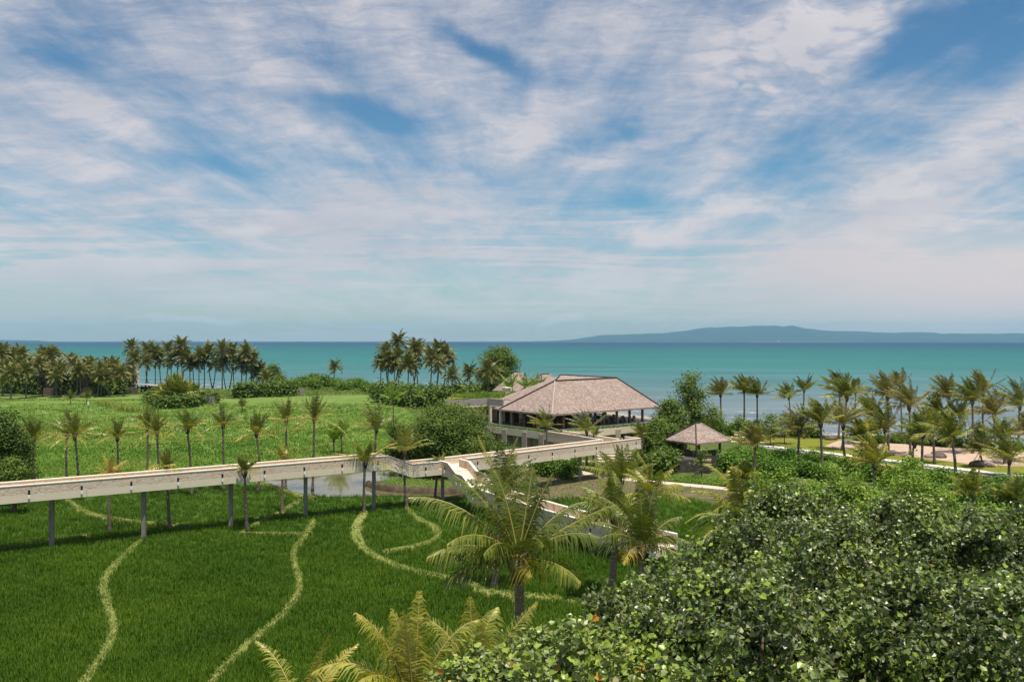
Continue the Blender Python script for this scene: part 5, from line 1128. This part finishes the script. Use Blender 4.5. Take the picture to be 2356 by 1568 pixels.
palm('coconut_palm', gz(960, 24), A(950, 1640, 24), 'yellow fronded coconut palm at the bottom edge of the picture', 'foreground coconut palms', 'fg', 3.2, 13, 207, .22, tint=.64, N=60, lw=.044, ll=.95, parts=True, wind=(-.08, 0, 0), sag=(.7, 1.1),
     fronds=[(176, 58, 3.4, 1.7, .10), (158, 74, 3.3, 1.3, .06), (130, 80, 2.9, .9, .0), (70, 82, 3.3, 1.2, .1), (30, 70, 3.3, 1.6, .04), (8, 48, 3.0, 1.5, .08), (-100, 84, 3.0, .7, .14), (-60, 60, 2.7, 1.8, .08), (-125, 66, 2.9, 1.7, .08), (-165, 40, 3.0, 1.6, .08), (-20, 34, 2.8, 1.5, .0), (60, 45, 2.8, 1.4, -.05), (110, 50, 2.8, 1.2, -.08), (192, 76, 3.2, 1.0, .02), (-80, 30, 2.2, 1.6, .1)])
palm('coconut_palm', gz(1110, 25.5), A(1092, 1580, 25.5), 'yellow coconut palm overlapping the round-leaved bush at the bottom', 'foreground coconut palms', 'fg', 3.1, 11, 208, .2, tint=.62, N=58, lw=.044, ll=.9, parts=True, wind=(.05, 0, 0), sag=(.7, 1.1),
     fronds=[(115, 82, 2.6, 1.0, .05), (32, 52, 3.1, .3, .12), (165, 70, 3.0, 1.7, .05), (5, 55, 2.9, 1.7, .05), (-40, 50, 2.6, 1.7, .08), (-100, 70, 2.4, 1.5, .0), (-150, 50, 2.5, 1.6, .0), (70, 70, 2.6, 1.3, .0), (178, 40, 2.6, 1.6, .1), (-70, 35, 2.2, 1.5, .1), (20, 30, 2.6, 1.5, .05)])
palm('coconut_palm', gz(700, 30), A(695, 1650, 30), 'coconut palm whose top frond tips show at the bottom edge', 'foreground coconut palms', 'fg', 3.2, 10, 209, .2, tint=.64, N=44, lw=.05, ll=.7, parts=True, yellow=.3)
# beach palms on the right, blown by the wind: (base X, base depth, node X, node Y, L, style, text)
BP = ((1659, 176, 1658, 918, 3.4, 'wind', 'slender beach palm left of a close pair, above the gazebo'),
 (1711, 176, 1712, 909, 3.2, 'wind', 'left one of two slender beach palms standing against the sea'), (1742, 176, 1742, 918, 3.2, 'wind', 'right one of two slender beach palms standing against the sea'),
 (1735, 106, 1738, 1020, 3.3, 'wind', 'dark shaggy palm in front of the lawn, right of the gazebo'),
 (1850, 160, 1850, 908, 3.0, 'up', 'tall thin palm behind the shorter green one on the lawn'), (1817, 165, 1815, 925, 2.7, 'wind', 'thin palm left of the tall thin one at the lawn edge'),
 (1837, 119, 1839, 990, 4.0, 'wind', 'green palm in front of the promenade at its left end'), (1894, 117, 1888, 970, 3.9, 'wind', 'palm with two long arched fronds beside the promenade'),
 (1929, 160, 1932, 908, 3.6, 'wind', 'tallest dark palm at the left end of the sand'), (1947, 128, 1940, 975, 5.0, 'fan', 'broad pale palm in front of the tallest dark palm'),
 (1937, 143, 1948, 925, 3.4, 'wind', 'palm just right of the tallest dark palm'), (1967, 165, 1968, 915, 2.7, 'up', 'slim palm rising against the sea right of the tallest'),
 (2043, 143, 2042, 922, 4.2, 'wind', 'round dark headed palm over the middle of the sand'), (2041, 140, 2036, 998, 4.4, 'wind', 'low palm with a mop of fronds swept to the left'),
 (2009, 107, 2012, 1066, 4.4, 'wind', 'shaggy short palm with dry brown fronds before the promenade'), (2094, 137, 2092, 946, 3.9, 'wind', 'palm with a yellowish head arching left over the sand'),
 (2105, 126, 2104, 1018, 4.4, 'fan', 'upright palm by the promenade, left of two dark trunks'), (2122, 117, 2123, 995, 3.8, 'wind', 'palm with a dark bare trunk crossing the promenade'),
 (2185, 150, 2182, 925, 4.0, 'wind', 'tall palm with ragged top behind the dark boulder'), (2197, 107, 2189, 1004, 4.6, 'wind', 'large palm crossing the promenade right of the boulders'),
 (2237, 139, 2237, 933, 3.6, 'wind', 'tall slim palm on the sand behind the staked tree'), (2294, 141, 2287, 965, 3.8, 'wind', 'leaning palm on the sand near the right edge'),
 (2343, 152, 2346, 945, 4.8, 'wind', 'large dark palm against the sea at the right edge'), (2322, 116, 2322, 1056, 4.6, 'wind', 'low palm beside the promenade at the right edge'),
 (2270, 124, 2256, 1036, 2.8, 'wind', 'small leaning palm held up by poles over the boulders'), (2240, 88, 2236, 1130, 2.8, 'fan', 'young palm growing from the dark hedge on the right'),
 (2160, 150, 2160, 962, 3.4, 'wind', 'shorter palm between the ragged palm and the trunks on the sand'), (2362, 130, 2366, 1000, 4.4, 'wind', 'palm cut off by the right edge of the picture'),
 (2330, 86, 2330, 1150, 2.6, 'fan', 'young palm low in the hedge at the right edge'), (2000, 150, 2006, 965, 3.6, 'wind', 'palm between the slim one and the round dark headed one'),
 (2075, 156, 2070, 898, 3.0, 'wind', 'thin tall palm against the sea right of the round dark headed one'), (2150, 128, 2146, 985, 3.4, 'fan', 'middle-sized palm just left of the two boulders on the sand'),
 (2212, 147, 2208, 968, 3.0, 'up', 'slim upright palm behind the large palm that crosses the promenade'), (2266, 152, 2262, 912, 3.6, 'wind', 'tall ragged palm over the sea between the slim and the leaning palm'),
 (2312, 128, 2306, 1005, 3.6, 'fan', 'full palm left of the low palm at the right edge'), (1985, 126, 1982, 1000, 3.2, 'wind', 'palm with a tangled head behind the shaggy short one'), (1890, 84, 1893, 1160, 1.8, 'up', 'thin young palm among the bright trees before the promenade'), (1720, 98, 1716, 1088, 2.0, 'up', 'thin young palm standing beside the footpath end'))
for i, (bx, d, nx, ny, L, st, txt) in enumerate(BP):
    palm('beach_palm', gz(bx, d), A(nx, ny - (12 if d > 134 else 0), d), txt, 'windblown palms along the beach', st, L * (1.2 if d > 134 else .96), (30 if d > 134 else 24) if L > 3 else 18, 300 + i, .2 if L > 3 else .15, tint=(.42, .52, .46, .55)[i % 4] + (.2 if 'dry' in txt else 0), wind=(-.85, -.1, .1) if st == 'wind' else (-.25, 0, 0), lw=.11, N=26, ll=1.05, mat='palm' if i % 3 else 'coco', sag=(.6, 1.2), yellow=.25)
# tripod stakes at the leaning palm
e = empty('tree_stakes', gz(2262, 124), 'thin propping poles around the small leaning palm', 'stakes')
for dx, dy in ((-2.6, -.6), (2.0, -.8), (-.3, 1.5)):
    b = gz(2266, 124); mb = MB(); mb.tube([(b[0] + dx, b[1] + dy, -.05), (b[0] - .5, b[1], 2.6)], .045, 6); mb.build('pole', M['wood'], e)
# coconut groves: a few modelled palms, copied
def grove_proto(k):
    h = (17, 15, 19, 16, 14, 18)[k]
    return palm('coconut_palm', (0, 0, 0), ((1.4, -1.0, .6, -1.8, .2, 1.0)[k], 0, h), '', '', 'coco', 5.0, 32, 500 + k, .22, mat='coco', tint=.44, N=18, lw=.30, ll=1.6, bow=((.6, -.5, .4, -.8, .1, .5)[k], 0, 0), boot=False), h
protos = [grove_proto(k) for k in range(6)]; used = [False] * 6
def grove(items, group, d0, seed, fixed=None, wmin=-6, wmax=12, tsc=1.0):
    rng = random.Random(seed); order = sorted(range(len(items)), key=lambda i: items[i][0])
    for r_, i in enumerate(order):
        it = items[i]; X, Yn = it[0], it[1]; d = it[2] if len(it) > 2 else d0 + rng.uniform(wmin, wmax); k = rng.randrange(6); pr, h = protos[k]
        o = copy_tree(pr) if used[k] else pr; used[k] = True
        zt = A(X, Yn, d)[2]; base = gz(X, d); base[2] = float(ground_z(np.array([base[0]]), np.array([d]))[0]); s = (zt - base[2]) / h; w = (it[3] if len(it) > 3 else rng.uniform(.82, 1.08)) * tsc
        o.location = base
        for c_ in [x for x in C.objects if x.parent == o]:
            if c_.name.startswith('trunk'): c_.scale = (w, w, s)
            else: c_.scale = (w, w, w); c_.location = (0, 0, zt - base[2] - h * w)
        o.rotation_euler = (0, 0, rng.uniform(0, 6.28)); o['group'] = group
        o['label'] = it[4] if len(it) > 4 else fixed
# the crowns keep their shape when the trunk is stretched: scale differences stay near 1
LG = [(300, 802), (334, 806), (357, 811), (379, 803), (394, 831), (403, 812), (425, 795), (437, 832), (458, 815), (489, 836), (489, 808), (511, 804), (539, 822), (528, 810), (564, 811), (582, 826), (318, 822), (345, 832), (372, 826), (415, 820), (448, 836), (470, 828), (520, 838), (556, 838), (575, 846), (592, 850), (600, 858)]
LG = [(x, y) for x, y in LG]
LG[6] = (425, 793, 335, .95, 'tallest coconut palm rising above the grove left of the lone palm')
LG[0] = (300, 800, 338, .95, 'coconut palm on the far left of the seaside grove with a clear round head')
grove(LG, 'tall coconut palms in the seaside grove', 328, 7, 'tall slender coconut palm in the seaside grove left of the lone palm', 2, 12)
CG = [(886, 829), (906, 786, 310, 1.0, 'tallest coconut palm of the central grove, head above the horizon'), (936, 839, 288, 1.05, 'coconut palm with a wide drooping head in front of the central grove'), (986, 822, 290, 1.05, 'coconut palm with a wide starry head right in the central grove'), (964, 800), (1019, 812), (896, 808), (948, 806), (872, 836), (1002, 806), (920, 822), (1028, 826), (1000, 838), (910, 842), (960, 832)]
grove(CG, 'coconut palms of the central grove by the sea', 300, 8, 'coconut palm with a bent slim trunk in the central grove by the sea', -3, 8)
grove([(763, 843, 388, .95, 'lone coconut palm standing against the sea')], 'single coconut palm', 388, 9)
grove([(1039, 862, 262, .8, 'short coconut palm at the right of the central grove'), (1071, 856, 230, .72, 'short coconut palm before the layered dark tree'), (1114, 852, 222, .95, 'full headed coconut palm in front of the layered dark tree')], 'coconut palms before the layered tree', 230, 10)
FL = [(120, 842, 285, .8), (160, 838, 288, .8), (200, 846, 284, .8), (140, 852, 280, .8), (185, 850, 278, .75), (232, 850, 282, .8), (98, 850, 282, .8), (212, 838, 296, .8), (262, 842, 292, .85), (25, 858, 268, .85), (60, 852, 272, .8), (92, 835, 278, .62), (130, 866, 276, .7), (172, 858, 276, .72), (222, 862, 278, .66), (253, 866, 280, .7), (286, 856, 282, .75), (5, 846, 285, .8), (45, 838, 300, .8), (72, 845, 296, .7), (110, 848, 292, .66), (150, 848, 300, .6), (195, 862, 288, .62), (270, 850, 300, .7), (306, 858, 300, .7), (614, 868, 322, .72), (-20, 850, 270, .9), (240, 850, 310, .6)]
grove([f + ('bushy coconut palm before the roofs and the brick wall on the far left',) for f in FL], 'palms around the village houses', 280, 11)
rng0 = random.Random(4)
grove([(rng0.uniform(-40, 290), 0, 0) for _ in range(0)], 'x', 400, 1)
BK = []
for i in range(34):
    X = rng0.uniform(-30, 140) if i < 20 else rng0.uniform(120, 300); top = (800 + max(0, X) * .06) if i < 20 else 822 + (X - 120) * .07
    BK.append((X, top + rng0.uniform(6, 22), rng0.uniform(322, 345) if X > 60 else rng0.uniform(330, 360), rng0.uniform(.8, 1.0), 'distant palm in the thick mass behind the village roofs'))
grove(BK, 'distant palms behind the village roofs', 350, 12)
# big clump of short palms in the far field
for i, (X, Y, hgt, L) in enumerate(((372, 930, 1.5, 4.2), (392, 934, 2.4, 5.0), (412, 934, 3.0, 5.2), (430, 930, 2.0, 4.8), (402, 925, 4.0, 4.8), (448, 926, 1.6, 4.2))):
    p = G(X, Y); palm('bushy_palm', p, p + (0, 0, hgt), 'short bushy palm in the big yellowish clump at the back of the rice field', 'short palms in the field clump', 'fan', L * 1.1, 30, 600 + i, .2, tint=.45, N=18, lw=.30, ll=1.7, yellow=.3, boot=False)
for i, (X, Y, h, txt) in enumerate(((557, 948, 1.5, 'small dark bush palm alone in the far rice field'), (162, 930, 1.6, 'short young palm at the back of the left rice field'), (200, 928, 1.5, 'short young palm right of another at the back of the left field'))):
    p = G(X, Y); palm('bushy_palm', p, p + (0, 0, h), txt, None, 'fan', 2.6, 14, 620 + i, .15, tint=.42, N=14, lw=.16, ll=.9, boot=False)

# ------------------------------------------------------------------ planting: trees and shrubs
def cl(X, Y, d, r, f=.78, ry=None): p = A(X, Y, d); return (p[0], p[1], p[2], r, ry or r, r * f)
broad_tree('round_leaved_tree', gz(1720, 23), [cl(1850, 1245, 25, 1.5), cl(1755, 1310, 23.5, 1.5), cl(1675, 1400, 21.5, 1.4), cl(1590, 1490, 19, 1.2), cl(1455, 1452, 18.5, 1.0), cl(1550, 1405, 20, 1.15), cl(1760, 1385, 20.5, 1.9), cl(1940, 1350, 22.5, 1.8), cl(1640, 1500, 17, 1.7), cl(1850, 1500, 17, 1.9), cl(1600, 1600, 16.5, 1.1), cl(1740, 1610, 15, 1.7)], .106, 'big round-leaved tree filling the right foreground, taller pointed top', 701, group='round-leaved trees in the foreground', mat='big', shape=LEAF_HEART, dens=1.55, per=9, sub=11, tint=.42, tr=.3, up=.22, spread=.15, orange=.0015, thick=.42)
broad_tree('round_leaved_tree', gz(2200, 23.5), [cl(2090, 1290, 25, 1.65), cl(2230, 1305, 26, 1.75), cl(2400, 1315, 25, 1.8), cl(2100, 1400, 20.5, 1.9), cl(2300, 1420, 20, 2.0), cl(2040, 1545, 16.5, 1.7), cl(2230, 1570, 16, 1.8), cl(2440, 1540, 17, 2.0), cl(2380, 1640, 14.5, 1.6)], .106, 'broad round-leaved tree at the right edge of the foreground', 702, group='round-leaved trees in the foreground', mat='big', shape=LEAF_HEART, dens=1.55, per=9, sub=11, tint=.38, tr=.3, up=.22, spread=.15, orange=.0015, thick=.42)
broad_tree('round_leaved_tree', gz(1330, 17), [cl(1115, 1602, 18, .9), cl(1240, 1572, 18, 1.0), cl(1360, 1562, 17.5, 1.0), cl(1470, 1568, 16.5, 1.05), cl(1560, 1600, 15.5, 1.2), cl(1300, 1625, 15.5, 1.25), cl(1420, 1660, 15, 1.25)], .12, 'fresh light green round-leaved bush at the bottom middle', 703, group='round-leaved trees in the foreground', mat='big', shape=LEAF_HEART, dens=1.55, per=9, sub=11, tint=.66, tr=.2, up=.45, spread=.15, thick=.42)
BT = (('fine leafed bright green tree top beside the footpath end, leftmost dome', 1781, 1088, 48, 1.35), ('fine leafed bright green tree top, rounded dome left of the shaggy palm', 1937, 1076, 52, 1.6), ('tallest fine leafed bright green tree top just below the promenade', 2082, 1062, 55, 1.45),
      ('fine leafed bright green tree, wider dome in front of the tallest one', 2108, 1098, 48, 1.7), ('lower fine leafed green tree top between two bright domes', 1862, 1118, 45, 1.2), ('fine leafed green tree behind the right foreground tree', 2262, 1180, 42, 1.8), ('fine leafed green tree top nearest the round-leaved point', 2010, 1150, 42, 1.5))
for i, (txt, X, Y, d, r) in enumerate(BT):
    c = A(X, Y, d); broad_tree('bright_tree', gz(X, d), [(c[0], c[1], c[2] - r * .8, r * .8, r * .8, r * .8), (c[0] - r * .45, c[1] + .2, c[2] - r * 1.7, r * .8, r * .8, r), (c[0] + r * .45, c[1] - .3, c[2] - r * 1.8, r * .85, r * .85, r), (c[0], c[1] - r * .4, c[2] - r * 2.6, r, r, r * 1.2)], .17, txt, 720 + i, group='bright fine leafed trees', mat='bright', dens=2.3, per=14, tint=.84, tr=.14, up=.9, thick=.35, sub=8, spread=.22)
def tree_at(name, X, Yb, Yt, d, wpx, txt, seed, n=6, leaf=.36, mat='broad', tint=.45, dens=3.2, group=None, flat=False, low=.35, tr=.25, trunks=1, thick=.35):
    rng = np.random.default_rng(seed); p = gz(X, d); zt = A(X, Yt, d)[2]; W = wpx * d / F; zb = max(A(X, Yb, d)[2], 0); hh = zt - zb; c = []
    for i in range(n):
        u = (i + .5) / n; a = i * 2.4 + rng.uniform(0, .6); q = W * .5 * math.sqrt(1 - abs(2 * (.15 + .8 * u) - 1) ** 2 * .9) * rng.uniform(.35, .7) if i < n - 1 else 0
        r = (W * .30 + hh * .10) * rng.uniform(.8, 1.15) * (.75 if i == n - 1 else 1); z = zb + hh * (low + (1 - low) * u) - r * .55
        c.append((p[0] + math.cos(a) * q, p[1] + math.sin(a) * q, max(z, r * .4), r, r, r * (.42 if flat else .8)))
    return broad_tree(name, p, c, leaf, txt, seed, group=group, mat=mat, tint=tint, dens=dens, tr=tr, trunks=trunks, thick=thick)
tree_at('leafy_tree', 1020, 1075, 928, 118, 165, 'round dense green tree in front of the left end of the restaurant', 741, 10, .30, low=.18, tint=.52)
tree_at('leafy_tree', 918, 1070, 968, 116, 50, 'small leafy tree between the wind-tossed palm and the round tree', 742, 5, .30, low=.2, tint=.5)
tree_at('leafy_tree', 1545, 1050, 914, 142, 50, 'upright dark green tree at the right end of the restaurant roof', 743, 8, .34, low=.2, tint=.54)
tree_at('leafy_tree', 1512, 1080, 962, 131, 62, 'dense dark green tree hiding the right end of the restaurant', 744, 9, .34, low=.12, tint=.54)
tree_at('leafy_tree', 1545, 1090, 975, 128, 56, 'dark green tree behind the stone pier', 745, 7, .34, low=.1, tint=.54)
tree_at('airy_tree', 1592, 985, 850, 168, 62, 'airy tree with feathery branches against the sea, right of the restaurant', 746, 9, .42, low=.30, tint=.62, dens=.75, thick=.9)
tree_at('layered_tree', 1152, 905, 788, 246, 85, 'tall dark tree with layered flat branches left of the villas', 747, 14, .5, flat=True, low=.25, tint=.52, dens=1.5, thick=.6)
tree_at('leafy_tree', 12, 1100, 945, 96, 90, 'dark leafy tree at the left edge beyond the walkway', 748, 9, .28, low=.15, tint=.36)
tree_at('leafy_tree', 28, 1112, 1050, 90, 60, 'lighter green bush at the left edge just behind the walkway', 749, 5, .26, low=.1, tint=.6)
tree_at('leafy_tree', 631, 892, 836, 330, 44, 'rounded seaside tree at the right end of the left grove', 750, 6, .6, low=.15, tint=.5)
for i, (X, Yb, Yt, d, w, txt) in enumerate(((1772, 1010, 948, 150, 60, 'thin young frangipani-like tree left of the lawn palms'), (1640, 998, 930, 165, 60, 'thin sparse tree with pale leaves over the lawn left end'), (2000, 1010, 955, 150, 56, 'thin pale leaved tree at the left part of the beach crest'), (2170, 1020, 965, 148, 60, 'thin pale leaved tree behind the dark boulder'), (2250, 1028, 965, 145, 60, 'thin pale leaved tree behind the staked palm'), (1700, 1000, 952, 165, 40, 'thin sparse tree right of the gazebo roof'), (1805, 1000, 945, 152, 44, 'pale leaved sparse tree beside the two lawn boulders'), (1612, 1088, 1030, 114, 22, 'slim sapling in front of the gazebo'))):
    tree_at('sparse_tree', X, Yb, Yt, d, w, txt, 760 + i, 5, .34, low=.4, tint=.62, dens=.8, thick=.7, tr=.09)
for i, (X, Yt, w, d) in enumerate(((10, 806, 60, 345), (58, 810, 54, 350), (100, 812, 56, 352), (142, 822, 46, 340), (178, 824, 44, 345), (215, 828, 44, 338), (252, 832, 46, 340), (286, 842, 40, 335), (35, 834, 50, 300), (90, 848, 44, 295), (150, 862, 38, 290), (268, 868, 40, 292), (232, 876, 34, 288))):
    tree_at('village_tree', X, 905, Yt, d, w, 'leafy tree in the dense green belt around the village roofs', 780 + i, 6, .8, low=.2, tint=.5, dens=1.8, group='trees around the village roofs')
# shrubs: three meshes, copied
SH = {}
for nm, mat, leaf, tint in (('bright', 'bright', .26, .45), ('dark', 'broad', .40, .50), ('lime', 'bright', .30, .50)):
    SH[nm] = [(shrub_mesh(800 + k, lumpset(810 + k, 6, 1.5, 1.7), leaf, mat, tint), stems_mesh(820 + k, 6, 1.3)) for k in range(3)]
def hedge(pts, kind, size, label, group, seed, sz=None):
    for i, (X, Y) in enumerate(pts):
        p = G(X, Y); p[2] = float(ground_z(p[:1], p[1:2])[0]); r = random.Random(seed + i); me, st = SH[kind][r.randrange(3)]
        s = size * r.uniform(.85, 1.2); place_shrub(me, st, p, s, label, group, seed + i, sz=(sz * r.uniform(.85, 1.15)) if sz else None)
hedge([(1690, 1074), (1680, 1086), (1715, 1078), (1750, 1086), (1790, 1084), (1830, 1092), (1700, 1062), (1745, 1065), (1780, 1068), (1825, 1072), (1870, 1080), (1910, 1086), (1720, 1096), (1865, 1098), (1950, 1092), (1905, 1106), (1990, 1098), (1790, 1104), (2030, 1108), (1760, 1100)], 'bright', 1.35, 'bright green naupaka shrub in the thick bed right of the gazebo', 'bright shrubs right of the gazebo', 900)
hedge([(2080, 1118), (2130, 1122), (2170, 1128), (2210, 1136), (2260, 1140), (2310, 1144), (2360, 1150), (2140, 1150), (2200, 1160), (2250, 1168), (2310, 1172), (2360, 1176), (2160, 1180), (2220, 1195), (2290, 1200), (2350, 1205), (2400, 1160), (2400, 1190)], 'bright', 1.25, 'dark shaded shrub in the hedge below the promenade on the right', 'shrubs below the promenade', 930)
hedge([(1528, 1074), (1545, 1070), (1540, 1082), (1515, 1090), (1495, 1088)], 'dark', 1.3, 'green shrub at the foot of the dark stone planter', 'shrubs by the planter', 960)
hedge([(655 + 17 * i, (905, 897, 893, 889, 895, 887, 890, 893, 898, 890, 894, 899, 904)[i]) for i in range(13)], 'lime', 2.3, 'rounded green shrub in the belt behind the far rice field', 'shrubs behind the far rice field', 970, 1.9)
hedge([(870 + 16 * i, (915, 925, 918, 930, 922, 934, 925, 938, 926, 938, 930, 920)[i]) for i in range(12)], 'dark', 2.8, 'dark green bush below the central coconut grove', 'bushes below the central grove', 990, 2.6)
hedge([(640, 900), (690, 893), (720, 882), (745, 890), (1060, 905), (1090, 905), (1120, 900), (1140, 905), (1170, 895), (1080, 912)], 'dark', 2.6, 'bushy seaside shrub near the shore', 'seaside shrubs', 1010, 2.2)
hedge([(1210, 905), (1240, 900), (1200, 912), (1255, 908)], 'dark', 2.6, 'leafy bush beside the thatched villas', 'bushes beside the villas', 1030, 3.0)
hedge([(1700, 998), (1720, 993), (1745, 988), (1690, 1002), (1655, 995), (1625, 988), (1600, 992), (1830, 1002), (1850, 1004), (1870, 1006)], 'bright', 1.3, 'low green shrub on the beach crest by the lawn', 'shrubs on the beach crest', 1040)
hedge([(1985, 1014), (2025, 1018), (2065, 1019), (2105, 1022), (2150, 1025), (2195, 1028), (2240, 1031), (2290, 1034), (2340, 1037), (2390, 1040)], 'bright', 1.35, 'low shrub between the sand and the sea', 'shrubs between the sand and the sea', 1060, .85)
hedge([(1238, 1088), (1265, 1096), (1300, 1100), (1180, 1095), (1325, 1090)], 'bright', .95, 'leafy green plant beside the footpath under the walkway', 'plants beside the footpath', 1080, 1.3)
hedge([(1110, 1052), (1150, 1056), (1190, 1060), (1085, 1060)], 'dark', 1.1, 'low plant at the foot of the pillared base', 'plants at the restaurant base', 1100)
hedge([(20, 902), (-10, 898), (60, 905), (42, 896), (135, 905), (170, 906), (215, 905), (262, 903)], 'dark', 2.0, 'bush at the foot of the brick wall and palms on the far left', 'bushes on the far left', 1110)
hedge([(160, 888), (85, 884)], 'lime', 3.2, 'bright yellow green bush among the village palms', 'yellow green village bushes', 1130)
hedge([(365, 936), (385, 938), (405, 938), (425, 937), (445, 934), (458, 926), (352, 926), (470, 928)], 'dark', 2.3, 'dark bush under the big yellowish palm clump', 'bushes under the palm clump', 1150, 1.8)
hedge([(580, 912), (605, 911), (630, 912), (660, 910), (560, 914)], 'dark', 2.2, 'leafy bush in front of the grey concrete wall', 'bushes by the concrete wall', 1140)

# ------------------------------------------------------------------ air
def haze():
    me = MB(); me.box((0, 15500, 300), (72000, 31800, 611)); m = bpy.data.materials.new('haze_air'); m.use_nodes = True; t = m.node_tree; t.nodes.clear()
    out = nd(t, 'ShaderNodeOutputMaterial'); v = nd(t, 'ShaderNodeVolumePrincipled'); v.inputs['Color'].default_value = (.33, .71, .97, 1); v.inputs['Density'].default_value = HAZE; v.inputs['Anisotropy'].default_value = 0.0
    t.links.new(v.outputs[0], out.inputs['Volume'])
    tag(me.build('haze', m), 'thin pale air between the shore and the far island', 'haze', kind='stuff')
HAZE = 3.2e-5
haze()
